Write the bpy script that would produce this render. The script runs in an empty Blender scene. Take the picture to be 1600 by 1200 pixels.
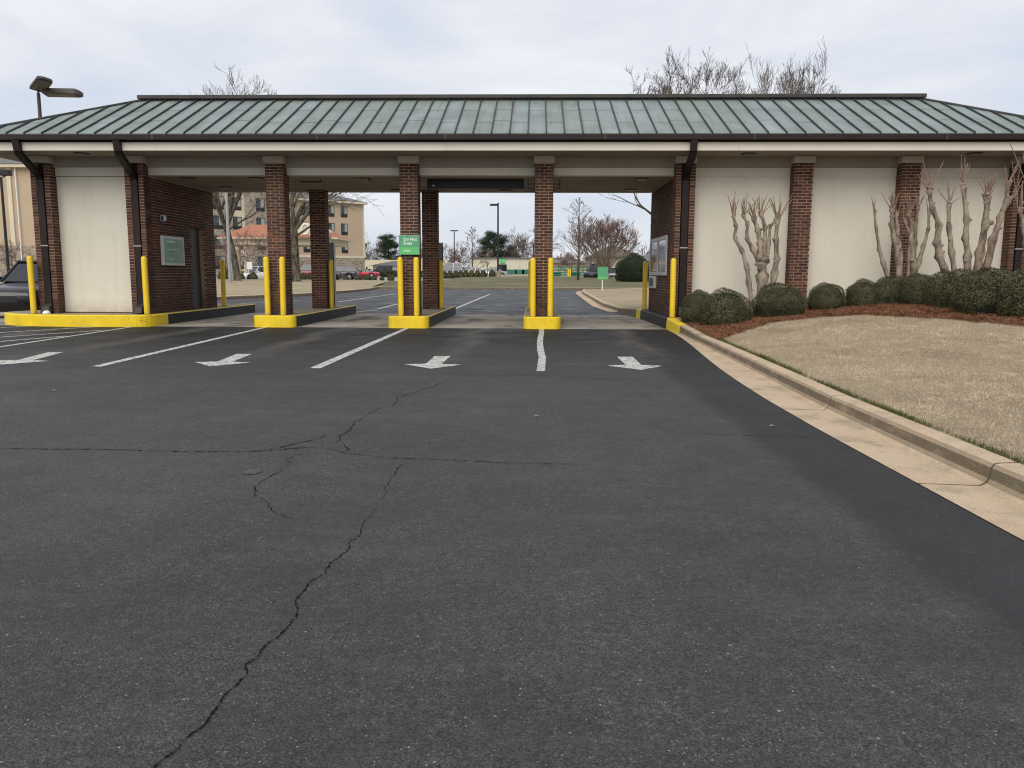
import bpy, math, random
import numpy as np
from mathutils import Matrix, Vector
random.seed(7); rng = np.random.default_rng(11)
sc = bpy.context.scene
R = math.radians
# ------------------------------------------------------------------ camera
F, EYE = 1248.0, 1.24
PITCH, YAW, ROLL = math.atan(172/F), math.atan(36/F), R(0.25)
cp, sp, cy, sy, cr, sr = math.cos(PITCH), math.sin(PITCH), math.cos(YAW), math.sin(YAW), math.cos(ROLL), math.sin(ROLL)
FW = Vector((-sy*cp, cy*cp, -sp)); RT0 = Vector((cy, sy, 0)); UP0 = Vector((-sy*sp, cy*sp, cp))
RT = RT0*cr + UP0*sr; UP = UP0*cr - RT0*sr
cam = bpy.data.objects.new("camera", bpy.data.cameras.new("camera")); sc.collection.objects.link(cam)
cam.data.sensor_width = 36; cam.data.lens = 36*F/1600; cam.data.clip_end = 3000; cam.data.clip_start = 0.05
M = Matrix((RT, UP, -FW)).transposed().to_4x4(); M.translation = (0, 0, EYE)
cam.matrix_world = M; sc.camera = cam
def at(x, y, Y):                       # a spot of the photograph at a distance Y
    r = FW + RT*((x-800)/F) + UP*((600-y)/F); t = Y/r.y
    return Vector((r.x*t, Y, EYE + r.z*t))
def onground(x, y, zf):                # a spot of the photograph on the terrain
    r = FW + RT*((x-800)/F) + UP*((600-y)/F); t = 1.0
    while t < 400:
        p = Vector((0, 0, EYE)) + r*t
        if p.z <= zf(p.x, p.y): return p
        t += 0.02 + t*0.001
    return p
# ------------------------------------------------------------------ world and sun
SUN_EL, SUN_AZ = 42, 196
w = bpy.data.worlds.new("World"); sc.world = w; w.use_nodes = True
nt = w.node_tree; nt.nodes.clear()
def N(t, typ, **k):
    n = t.nodes.new(typ)
    for a, b in k.items(): setattr(n, a, b)
    return n
out = N(nt, "ShaderNodeOutputWorld"); bg = N(nt, "ShaderNodeBackground"); bg.inputs[1].default_value = 0.081
sky = N(nt, "ShaderNodeTexSky", sky_type="NISHITA", sun_disc=False, sun_elevation=R(SUN_EL), sun_rotation=R(SUN_AZ))
tc = N(nt, "ShaderNodeTexCoord"); mp = N(nt, "ShaderNodeMapping"); mp.inputs["Scale"].default_value = (1.3, 1.3, 4.5)
n1 = N(nt, "ShaderNodeTexNoise"); n1.inputs["Scale"].default_value = 1.9; n1.inputs["Detail"].default_value = 6; n1.inputs["Roughness"].default_value = .56; n1.inputs["Distortion"].default_value = .4
cr1 = N(nt, "ShaderNodeValToRGB")
cr1.color_ramp.elements[0].position = .34; cr1.color_ramp.elements[0].color = (.53, .585, .68, 1)
cr1.color_ramp.elements[1].position = .66; cr1.color_ramp.elements[1].color = (.73, .74, .775, 1)
e = cr1.color_ramp.elements.new(.5); e.color = (.625, .65, .71, 1)
mul = N(nt, "ShaderNodeVectorMath", operation="SCALE"); mul.inputs["Scale"].default_value = 10
mix = N(nt, "ShaderNodeMixRGB"); mix.inputs[0].default_value = .96
L = nt.links.new
L(tc.outputs["Generated"], mp.inputs[0]); L(mp.outputs[0], n1.inputs["Vector"]); L(n1.outputs[0], cr1.inputs[0])
L(cr1.outputs[0], mul.inputs[0]); L(sky.outputs[0], mix.inputs[1]); L(mul.outputs[0], mix.inputs[2]); L(mix.outputs[0], bg.inputs[0]); L(bg.outputs[0], out.inputs[0])
sl = bpy.data.lights.new("sun", "SUN"); sl.energy = 1.5; sl.angle = R(50); sl.color = (1, .955, .88)
so = bpy.data.objects.new("sun", sl); sc.collection.objects.link(so)
so.rotation_euler = (R(90-SUN_EL), 0, R(180-SUN_AZ)); so.location = (0, -20, 40)
sc.view_settings.view_transform = "Standard"; sc.view_settings.look = "None"; sc.view_settings.gamma = 1
sc.view_settings.exposure = 0.62; sc.view_settings.use_curve_mapping = False
sc.cycles.filter_width = 1.15; sc.cycles.max_bounces = 6; sc.cycles.diffuse_bounces = 3

# ------------------------------------------------------------------ materials
def srgb(r, g, b): return tuple(((c/255)/12.92 if c/255 <= .04045 else ((c/255+.055)/1.055)**2.4) for c in (r, g, b))
class Mat:
    def __init__(s, name, rough=.7, metal=0, spec=.4):
        s.m = bpy.data.materials.new(name); s.m.use_nodes = True; s.t = s.m.node_tree
        s.p = s.t.nodes["Principled BSDF"]; s.p.inputs["Roughness"].default_value = rough
        s.p.inputs["Metallic"].default_value = metal; s.p.inputs["Specular IOR Level"].default_value = spec
        s.co = N(s.t, "ShaderNodeTexCoord").outputs["Object"]; s.L = s.t.links.new
    def n(s, typ, **k): return N(s.t, typ, **k)
    def vec(s, sx=1, sy_=1, sz=1, src=None):
        m = s.n("ShaderNodeMapping"); m.inputs["Scale"].default_value = (sx, sy_, sz); s.L(src or s.co, m.inputs[0]); return m.outputs[0]
    def noise(s, scale, detail=4, rough=.6, v=None, dist=0):
        n = s.n("ShaderNodeTexNoise"); n.inputs["Scale"].default_value = scale; n.inputs["Detail"].default_value = detail
        n.inputs["Roughness"].default_value = rough; n.inputs["Distortion"].default_value = dist; s.L(v or s.co, n.inputs["Vector"]); return n.outputs[0]
    def ramp(s, f, *st):
        r = s.n("ShaderNodeValToRGB"); es = r.color_ramp.elements
        while len(es) < len(st): es.new(.5)
        for e_, (p, c) in zip(es, st):
            e_.position = p; e_.color = (*c, 1) if isinstance(c, tuple) else (c, c, c, 1)
        s.L(f, r.inputs[0]); return r.outputs[0]
    def mix(s, f, a, b, mode="MIX"):
        m = s.n("ShaderNodeMixRGB", blend_type=mode)
        for i, v in ((0, f), (1, a), (2, b)):
            if isinstance(v, (int, float)): m.inputs[i].default_value = v if i == 0 else (v, v, v, 1)
            elif isinstance(v, tuple): m.inputs[i].default_value = (*v, 1)
            else: s.L(v, m.inputs[i])
        return m.outputs[0]
    def math(s, op, a, b=0.0):
        m = s.n("ShaderNodeMath", operation=op)
        for i, v in ((0, a), (1, b)):
            if isinstance(v, (int, float)): m.inputs[i].default_value = v
            else: s.L(v, m.inputs[i])
        return m.outputs[0]
    def sep(s, v=None):
        x = s.n("ShaderNodeSeparateXYZ"); s.L(v or s.co, x.inputs[0]); return x.outputs
    def col(s, c):
        if isinstance(c, tuple): s.p.inputs["Base Color"].default_value = (*c, 1)
        else: s.L(c, s.p.inputs["Base Color"])
        return s
    def rough(s, c): s.L(c, s.p.inputs["Roughness"]); return s
    def bump(s, h, strength=.3, dist=.01):
        b = s.n("ShaderNodeBump"); b.inputs["Strength"].default_value = strength; b.inputs["Distance"].default_value = dist
        s.L(h, b.inputs["Height"]); s.L(b.outputs[0], s.p.inputs["Normal"]); return s
def plain(name, c, rough=.6, var=.15, scale=3, metal=0, spec=.4, bump=0, bscale=60):
    m = Mat(name, rough, metal, spec)
    lo = tuple(x*(1-var) for x in c); hi = tuple(min(1, x*(1+var)) for x in c)
    m.col(m.ramp(m.noise(scale, 5), (.3, lo), (.7, hi)))
    if bump: m.bump(m.noise(bscale, 3), bump, .005)
    return m.m
def island_random(m):
    g = m.n("ShaderNodeNewGeometry").outputs["Random Per Island"]; o = m.n("ShaderNodeObjectInfo").outputs["Random"]
    return m.math("FRACT", m.math("ADD", g, o))

def make_asphalt(name, far=False):
    m = Mat(name, .6, 0, .35)
    def vor(scale):
        v = m.n("ShaderNodeTexVoronoi"); v.inputs["Scale"].default_value = scale; m.L(m.co, v.inputs["Vector"])
        c = m.n("ShaderNodeSeparateColor"); m.L(v.outputs["Color"], c.inputs[0]); return v.outputs["Distance"], c.outputs
    sx = m.sep()
    patch = m.ramp(m.noise(.55, 6, .62), (.40, 0.0), (.66, 1.0))                      # worn to stony areas
    clump = m.ramp(m.noise(2.6, 7, .8), (.42, 0.0), (.66, 1.15))
    # the darker, smoother sealed strip beside the gutter
    xe = m.math("ADD", sx[0], m.math("MULTIPLY", m.noise(2.2, 4, .6), .22))
    band = 0.0 if far else m.ramp(m.math("SUBTRACT", xe, 1.25), (.45, 0.0), (.62, 1.0))
    wear = m.math("MULTIPLY", m.math("ADD", m.math("MULTIPLY", patch, .6), m.math("MULTIPLY", clump, .55)), 1.0 if far else m.math("SUBTRACT", 1.0, m.math("MULTIPLY", band, .85)))
    base = m.ramp(m.noise(.5, 6, .65), (.3, (.0185, .0190, .0206)), (.7, (.0295, .0300, .0320)))
    d1, c1 = vor(190); d2, c2 = vor(105); d3, c3 = vor(48)
    base = m.mix(m.math("MULTIPLY", c1[0], m.ramp(wear, (0, .35), (1, .95))), base, (.13, .126, .122))     # fine grit of every grey
    base = m.mix(m.ramp(c1[1], (.0, .75), (.35, 0.0)), base, (.006, .006, .006))
    s2 = m.math("MULTIPLY", m.math("GREATER_THAN", c2[0], m.math("SUBTRACT", .97, m.math("MULTIPLY", wear, .36))), m.ramp(d2, (.22, 1.0), (.42, 0.0)))
    base = m.mix(m.math("MULTIPLY", s2, m.ramp(c2[2], (0, .35), (1, 1.0))), base, m.ramp(c2[1], (0, (.11, .10, .09)), (.75, (.20, .185, .165)), (1, (.40, .36, .31))))
    s3 = m.math("MULTIPLY", m.math("GREATER_THAN", c3[0], m.math("SUBTRACT", .997, m.math("MULTIPLY", wear, .030))), m.ramp(d3, (.10, 1.0), (.30, 0.0)))
    base = m.mix(s3, base, m.ramp(c3[1], (0, (.16, .14, .12)), (1, (.45, .40, .34))))
    base = m.mix(m.ramp(m.noise(23, 5, .8), (.42, 0.0), (.6, .45)), base, (.012, .0118, .0115))
    if not far:
        base = m.mix(m.math("MULTIPLY", band, .62), base, (.0115, .0112, .0115))
        ym = m.ramp(m.math("MULTIPLY", m.math("SUBTRACT", sx[1], 10.5), .13), (.0, 0.0), (.5, 1.0), (.94, 1.0), (1.0, .6))
        fr = m.math("ABSOLUTE", m.math("SUBTRACT", m.math("FRACT", m.math("DIVIDE", m.math("ADD", m.math("ADD", sx[0], 30.8+.9), m.math("MULTIPLY", m.noise(.8, 3, .5), .7)), 3.08)), .5))
        streak = m.ramp(fr, (.38, 0.0), (.485, 1.0))                                   # one dusty track to each lane
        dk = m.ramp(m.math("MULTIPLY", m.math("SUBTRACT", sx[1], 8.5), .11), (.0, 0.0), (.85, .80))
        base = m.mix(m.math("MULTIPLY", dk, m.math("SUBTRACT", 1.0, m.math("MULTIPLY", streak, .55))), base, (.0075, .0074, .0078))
        dusty = m.math("MULTIPLY", m.math("MULTIPLY", ym, streak), m.ramp(m.noise(2.4, 6, .7, m.vec(1.4, .3, 1)), (.34, 0.0), (.62, .8)))
        base = m.mix(dusty, base, (.105, .09, .07))
        dust = m.ramp(m.noise(1.3, 7, .72, m.vec(.5, 1.5, 1)), (.53, 0.0), (.72, .42))
        base = m.mix(m.math("MULTIPLY", dust, m.math("SUBTRACT", 1.0, band)), base, (.088, .082, .073))
    else:
        base = m.mix(.55, base, (.042, .044, .048))
        base = m.mix(m.ramp(m.noise(1.0, 4, .6, m.vec(.35, .9, 1)), (.5, 0.0), (.66, .6)), base, (.012, .012, .013))
    m.col(base); m.rough(m.ramp(m.noise(1.1, 5, .6), (.3, .38 if far else .52), (.7, .75)))
    h = m.math("ADD", m.math("MULTIPLY", m.math("SUBTRACT", .5, d2), .9), m.math("ADD", m.math("MULTIPLY", m.math("SUBTRACT", .5, d1), .6), m.math("MULTIPLY", m.noise(60, 3, .7), .8)))
    m.bump(h, .8, .006); return m.m
def make_concrete(name, a, b, c, sc_=1.0, bump=.25, oil=False):
    m = Mat(name, .85, 0, .25)
    base = m.ramp(m.noise(1.3*sc_, 7, .62), (.3, a), (.52, b), (.72, c))
    base = m.mix(m.ramp(m.noise(90, 3, .7), (.4, 0.0), (.75, .35)), base, tuple(x*.62 for x in b))
    base = m.mix(m.ramp(m.noise(7*sc_, 6, .7), (.58, 0.0), (.8, .4)), base, (.14, .125, .10))
    if oil: base = m.mix(m.ramp(m.noise(1.0, 4, .6, m.vec(.9, .38, 1)), (.50, 0.0), (.68, .8)), base, (.045, .042, .038))
    m.col(base); m.bump(m.noise(110, 4, .7), bump, .006); return m.m
def make_kerb():
    m = Mat("kerb_concrete", .88, 0, .22)
    base = m.ramp(m.noise(1.4, 7, .62), (.3, (.46, .34, .225)), (.55, (.54, .415, .285)), (.75, (.43, .34, .24)))
    sx = m.sep()
    g = m.n("ShaderNodeNewGeometry"); nx = m.sep(g.outputs["Normal"])
    side = m.ramp(m.math("ABSOLUTE", nx[2]), (.2, 1.0), (.8, 0.0))   # upright faces are lichen stained
    blot = m.ramp(m.noise(3.5, 6, .7, m.vec(1, 1, 2.5)), (.25, 0.45), (.48, 1.0))
    base = m.mix(m.math("MULTIPLY", m.math("MULTIPLY", side, blot), .85), base, (.085, .068, .042))
    base = m.mix(m.ramp(m.noise(2.1, 6, .7), (.50, 0.0), (.66, .55)), base, (.19, .165, .12))
    v = m.n("ShaderNodeTexVoronoi"); v.inputs["Scale"].default_value = 140; m.L(m.co, v.inputs["Vector"])
    base = m.mix(m.ramp(v.outputs["Distance"], (.1, .35), (.5, 0.0)), base, (.55, .46, .34))
    base = m.mix(m.ramp(m.noise(80, 3, .7), (.5, 0.0), (.7, .5)), base, (.16, .12, .08))
    m.col(base); m.bump(m.math("ADD", m.noise(90, 4, .7), m.math("MULTIPLY", m.noise(14, 3, .6), .8)), .5, .01); return m.m
def make_brick(name, dark=1.0):
    m = Mat(name, .85, 0, .25); r = island_random(m)
    c = m.ramp(r, (0, (.040*dark, .023*dark, .020*dark)), (.3, (.076*dark, .039*dark, .031*dark)), (.6, (.108*dark, .053*dark, .040*dark)), (.85, (.145*dark, .068*dark, .049*dark)), (1, (.21*dark, .088*dark, .054*dark)))
    n_ = m.noise(30, 5, .7); c = m.mix(m.ramp(n_, (.35, .55), (.65, 0.0)), c, (.05*dark, .024*dark, .02*dark))
    z = m.sep()[2]                                    # rain-splash grime on the lowest metre
    g = m.math("MULTIPLY", m.ramp(z, (.3, .55), (1, 0.0)), m.ramp(m.noise(4, 4), (.3, .4), (.7, 1.0)))
    c = m.mix(g, c, (.06, .035, .03)); m.col(c); m.bump(m.noise(120, 4, .7), .4, .003); return m.m
def make_mortar():
    m = Mat("mortar", .95, 0, .15)
    c = m.ramp(m.noise(2.2, 6, .65), (.3, (.34, .215, .13)), (.7, (.62, .43, .27)))
    z = m.sep()[2]; c = m.mix(m.ramp(z, (.45, .72), (1, 0.0)), c, (.095, .055, .042))
    m.col(c); m.bump(m.noise(200, 3), .3, .002); return m.m
def make_copper():
    m = Mat("copper_patina", .62, .0, .45); r = island_random(m)
    c = m.ramp(m.noise(1.1, 6, .6), (.3, (.155, .188, .180)), (.5, (.208, .252, .245)), (.72, (.265, .315, .312)))
    c = m.mix(m.ramp(r, (0, .0), (1, .4)), c, (.18, .20, .165))
    st = m.ramp(m.noise(1.0, 5, .7, m.vec(7, .5, .5)), (.50, 0.0), (.75, .75))
    c = m.mix(st, c, (.15, .14, .10))
    st2 = m.ramp(m.noise(1.0, 5, .7, m.vec(.55, .9, .9)), (.56, 0.0), (.78, .55))
    c = m.mix(st2, c, (.11, .115, .095))
    y = m.sep()[1]; topd = m.ramp(m.math("MULTIPLY", m.math("ADD", y, m.math("MULTIPLY", m.noise(6, 4), .5)), .5), (.88, 0.0), (1.06, .6))
    c = m.mix(topd, c, (.10, .095, .08)); m.col(c); m.bump(m.noise(2.6, 4), .2, .02); return m.m
def make_stucco():
    m = Mat("cream_stucco", .9, 0, .2)
    c = m.ramp(m.noise(.9, 6, .6), (.3, (.665, .615, .50)), (.7, (.72, .67, .56)))
    c = m.mix(m.ramp(m.noise(1.0, 5, .7, m.vec(5, 5, .5)), (.52, 0.0), (.75, .26)), c, (.48, .44, .35))
    z = m.sep()[2]; c = m.mix(m.math("MULTIPLY", m.ramp(z, (.28, .7), (.62, 0.0)), m.ramp(m.noise(5, 5, .7), (.3, .3), (.6, 1.0))), c, (.40, .33, .24))
    m.col(c); m.bump(m.noise(120, 4, .75), .35, .004); return m.m
def make_yellow():
    m = Mat("kerb_yellow_paint", .55, 0, .4)
    c = m.ramp(m.noise(3, 5), (.3, (.80, .55, .012)), (.7, (.86, .62, .02)))
    wn = m.ramp(m.noise(6, 7, .75, m.vec(1, 1, 2.2)), (.58, 0.0), (.67, .8)); c = m.mix(wn, c, (.20, .155, .06))
    c = m.mix(m.ramp(m.noise(2.2, 6, .7), (.5, 0.0), (.8, .55)), c, (.42, .30, .05))
    m.col(c); m.bump(m.noise(50, 4), .3, .005); return m.m
def make_blackpaint():
    m = Mat("kerb_black_paint", .6, 0, .35)
    c = m.mix(m.ramp(m.noise(5, 6, .7), (.6, 0.0), (.75, .6)), (.012, .012, .013), (.09, .08, .065)); m.col(c); return m.m
def make_linepaint():
    m = Mat("line_paint", .7, 0, .3)
    c = m.mix(m.ramp(m.noise(11, 7, .8), (.50, 0.0), (.57, .9)), (.55, .54, .50), (.10, .10, .10))
    c = m.mix(m.ramp(m.noise(70, 3, .8), (.55, 0.0), (.65, .7)), c, (.16, .155, .15)); m.col(c); m.bump(m.noise(80, 3), .3, .004); return m.m
def make_lawn():
    m = Mat("dormant_turf", 1, 0, .1)
    c = m.ramp(m.noise(.8, 7, .7), (.3, (.33, .25, .165)), (.55, (.52, .42, .29)), (.75, (.42, .34, .22)))
    c = m.mix(m.ramp(m.noise(25, 5, .8), (.4, .7), (.65, 0.0)), c, (.17, .13, .075))
    m.col(c); m.bump(m.noise(60, 5, .8), .8, .03); return m.m
def make_farlawn(name, a, b, c_, g=(.085, .10, .035), ga=.5):
    m = Mat(name, 1, 0, .1)
    c = m.ramp(m.noise(.25, 7, .7), (.3, a), (.5, b), (.7, c_))
    c = m.mix(m.ramp(m.noise(.22, 5, .7, m.vec(1, 2.5, 1)), (.5, 0.0), (.66, ga)), c, g)
    c = m.mix(m.ramp(m.noise(9, 5, .8), (.45, .4), (.6, 0.0)), c, tuple(x*.6 for x in b)); m.col(c); return m.m
def blade(name, cols, rough=.8):
    m = Mat(name, rough, 0, .2); r = island_random(m); n = len(cols)
    m.col(m.mix(m.ramp(m.noise(1.3, 6, .75), (.42, 0.0), (.66, .65)), m.ramp(r, *[(i/(n-1), c) for i, c in enumerate(cols)]), tuple(x*.75 for x in cols[0]))); return m.m
def make_bark(name, a, b, scale=10, bump=.6):
    m = Mat(name, .92, 0, .15)
    c = m.ramp(m.noise(scale, 6, .75, m.vec(1, 1, .3)), (.40, a), (.60, b)); c = m.mix(m.ramp(m.noise(scale*.45, 4, .7), (.5, 0.0), (.6, .5)), c, tuple(x*1.25 for x in b)); m.col(c); m.bump(m.noise(scale*1.5, 5, .7, m.vec(1, 1, .25)), bump, .02); return m.m
def glassy(name, c=(.015, .018, .02), rough=.04):
    return Mat(name, rough, 0, .7).col(c).m
def make_stone():
    m = Mat("fieldstone", .9, 0, .2); v = m.n("ShaderNodeTexVoronoi"); v.inputs["Scale"].default_value = 2.4; m.L(m.vec(1, 1, 1.7), v.inputs["Vector"])
    s_ = m.n("ShaderNodeSeparateColor"); m.L(v.outputs["Color"], s_.inputs[0])
    c = m.ramp(s_.outputs[0], (0, (.16, .12, .09)), (.35, (.28, .215, .15)), (.7, (.38, .31, .23)), (1, (.22, .20, .18)))
    m.col(m.mix(m.ramp(v.outputs["Distance"], (.42, 0.0), (.6, .7)), c, (.34, .30, .24))); return m.m
def make_cover(name, dark, tint):
    m = Mat(name, .45, 0, .5); m.col(m.mix(m.ramp(m.noise(2, 4), (.4, 0.0), (.7, 1.0)), dark, tint)); return m.m

A = {}
A["asphalt"] = make_asphalt("asphalt"); A["asphalt_far"] = make_asphalt("road_asphalt", True)
A["pad"] = make_concrete("pad_concrete", (.27, .24, .195), (.37, .33, .275), (.43, .385, .32), .7, oil=True)
A["kerb"] = make_kerb(); A["yellow"] = make_yellow(); A["blackpaint"] = make_blackpaint(); A["line"] = make_linepaint()
A["walk"] = make_concrete("walk_concrete", (.25, .21, .15), (.33, .28, .205), (.36, .31, .235), 1.2)
A["palelot"] = make_concrete("pale_parking_lot", (.30, .28, .25), (.36, .34, .31), (.40, .375, .34), .2)
A["brick"] = make_brick("brick"); A["mortar"] = make_mortar(); A["copper"] = make_copper()
A["seam"] = plain("seam_copper_shaded", (.030, .035, .035), .6, .3, 4)  # weathered copper, darkened further to paint in the seams' shadow side
A["copper_dark"] = plain("brown_copper", (.045, .041, .034), .6, .35, 2.5)
A["stucco"] = make_stucco()
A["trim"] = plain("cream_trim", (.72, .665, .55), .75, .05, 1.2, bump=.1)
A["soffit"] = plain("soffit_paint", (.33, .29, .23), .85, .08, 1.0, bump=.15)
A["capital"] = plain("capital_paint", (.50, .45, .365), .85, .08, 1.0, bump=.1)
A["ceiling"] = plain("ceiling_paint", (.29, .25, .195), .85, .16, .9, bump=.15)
A["gutter"] = plain("brown_gutter", (.020, .012, .010), .55, .3, 3, spec=.25)
A["channel"] = plain("dark_channel", (.02, .012, .01), .8)  # pier recesses, and the painted shade in the gap under the gutter
A["metal"] = plain("grey_metal", (.38, .38, .38), .4, .1, 5, metal=.6)
A["silver"] = plain("silver_frame", (.55, .55, .55), .45, .08, 5, metal=.2)
A["black"] = plain("black_metal", (.015, .015, .016), .45, .2, 5)
A["bronze"] = plain("bronze_metal", (.06, .045, .04), .5, .2, 5)
A["lens"] = plain("lamp_lens", (.16, .15, .11), .4, .2, 8)
mb_ = Mat("bollard_yellow", .42, 0, .5); z_ = mb_.sep()[2]; c_ = mb_.ramp(mb_.noise(3, 5), (.3, (.80, .53, .012)), (.7, (.88, .61, .016)))
c_ = mb_.mix(mb_.math("MULTIPLY", mb_.ramp(z_, (.0, .75), (.22, .05)), mb_.ramp(mb_.noise(9, 5, .7), (.35, .2), (.6, 1.0))), c_, (.25, .17, .05))
c_ = mb_.mix(mb_.ramp(mb_.noise(5, 6, .8, mb_.vec(2, 2, .6)), (.62, 0.0), (.68, .6)), c_, (.40, .27, .05)); mb_.col(c_); A["bollard"] = mb_.m
A["white"] = plain("white_plastic", (.75, .75, .73), .5, .05)
A["door"] = plain("dark_door", (.05, .05, .047), .5, .15)
A["glass"] = glassy("window_glass"); A["crack"] = plain("crack_fill", (.008, .008, .008), 1, .3, 30, spec=.05)
A["sgreen"] = plain("sign_green", (.10, .36, .17), .4, .08, 3); A["sgreen2"] = plain("sign_light_green", (.13, .50, .17), .4, .08, 3)
A["dgreen"] = plain("sign_dull_green", (.16, .33, .18), .35, .2, 3); A["letters"] = plain("sign_letters", (.78, .85, .78), .5, .03)
A["turf"] = make_lawn()
A["strawbed"] = plain("mulch_soil", (.10, .045, .025), 1, .35, 6, bump=.8, bscale=30)
A["farlawn"] = make_farlawn("tan_lawn", (.33, .27, .18), (.40, .33, .225), (.36, .29, .19))
A["greenlawn"] = make_farlawn("green_lawn", (.105, .11, .055), (.165, .155, .09), (.27, .225, .145), (.085, .11, .045), .55)
A["earth"] = plain("earth", (.12, .11, .075), 1, .25, .05)
A["blades"] = blade("dormant_blades", [(.24, .165, .10), (.64, .50, .355), (.78, .645, .475), (.86, .75, .58), (.46, .34, .225)])
A["blades_green"] = blade("edge_grass", [(.05, .06, .02), (.09, .10, .03), (.14, .13, .05)])
A["needles"] = blade("pine_straw", [(.09, .035, .02), (.22, .095, .05), (.40, .20, .105), (.17, .07, .035)])
A["leaf"] = blade("box_leaf", [(.026, .029, .012), (.062, .068, .028), (.10, .104, .045), (.18, .175, .085)], .45)
A["leaf2"] = blade("box_leaf_bronze", [(.04, .033, .018), (.09, .07, .034), (.13, .105, .05), (.18, .15, .08)], .5)
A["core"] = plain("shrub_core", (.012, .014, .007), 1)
A["bark"] = make_bark("oak_bark", (.022, .02, .015), (.135, .115, .085), 5)
A["bark_m"] = make_bark("myrtle_bark", (.11, .083, .06), (.33, .265, .20), 7, .6)
A["twig"] = plain("twig", (.12, .095, .078), .9, .2); A["twig_r"] = plain("twig_reddish", (.17, .105, .08), .9, .25)
A["shoot"] = plain("shoot", (.24, .165, .115), .8, .25, 12)
A["pine"] = blade("pine_needles", [(.014, .03, .012), (.03, .055, .02), (.05, .085, .03)], .6)
A["hotel"] = plain("tan_render", (.46, .355, .24), .9, .05, .2); A["hotel_cream"] = plain("cream_render", (.62, .54, .39), .9, .05, .2)
A["stone"] = make_stone(); A["roof_grey"] = plain("grey_shingle", (.15, .145, .145), .9, .2, 1.5)
A["roof_red"] = plain("terracotta_roof", (.36, .15, .085), .8, .15, 1.5); A["hframe"] = plain("window_frame", (.025, .022, .024), .5)
A["hgrille"] = plain("window_grille", (.02, .018, .02), .7); A["hpane"] = make_cover("hotel_pane", (.02, .025, .028), (.10, .13, .12)); A["curtain"] = plain("curtain", (.30, .33, .30), .6)
A["tyre"] = plain("tyre", (.015, .015, .015), .85); A["rim"] = plain("alloy", (.42, .42, .43), .35, .1, 5, metal=.7)
A["cglass"] = glassy("car_glass", (.012, .015, .018), .03); A["hlamp"] = plain("headlamp", (.78, .80, .78), .12, .25, 14, spec=.8); A["amber"] = plain("amber_lamp", (.45, .12, .02), .25)
A["rlamp"] = plain("tail_lamp", (.35, .01, .01), .2); A["teal"] = plain("teal_paint", (.03, .15, .10), .5)
def paint(name, c, rough=.22):
    m = Mat(name, rough, .25, .6); m.col(c); m.p.inputs["Coat Weight"].default_value = .25; m.p.inputs["Coat Roughness"].default_value = .05; return m.m

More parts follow.
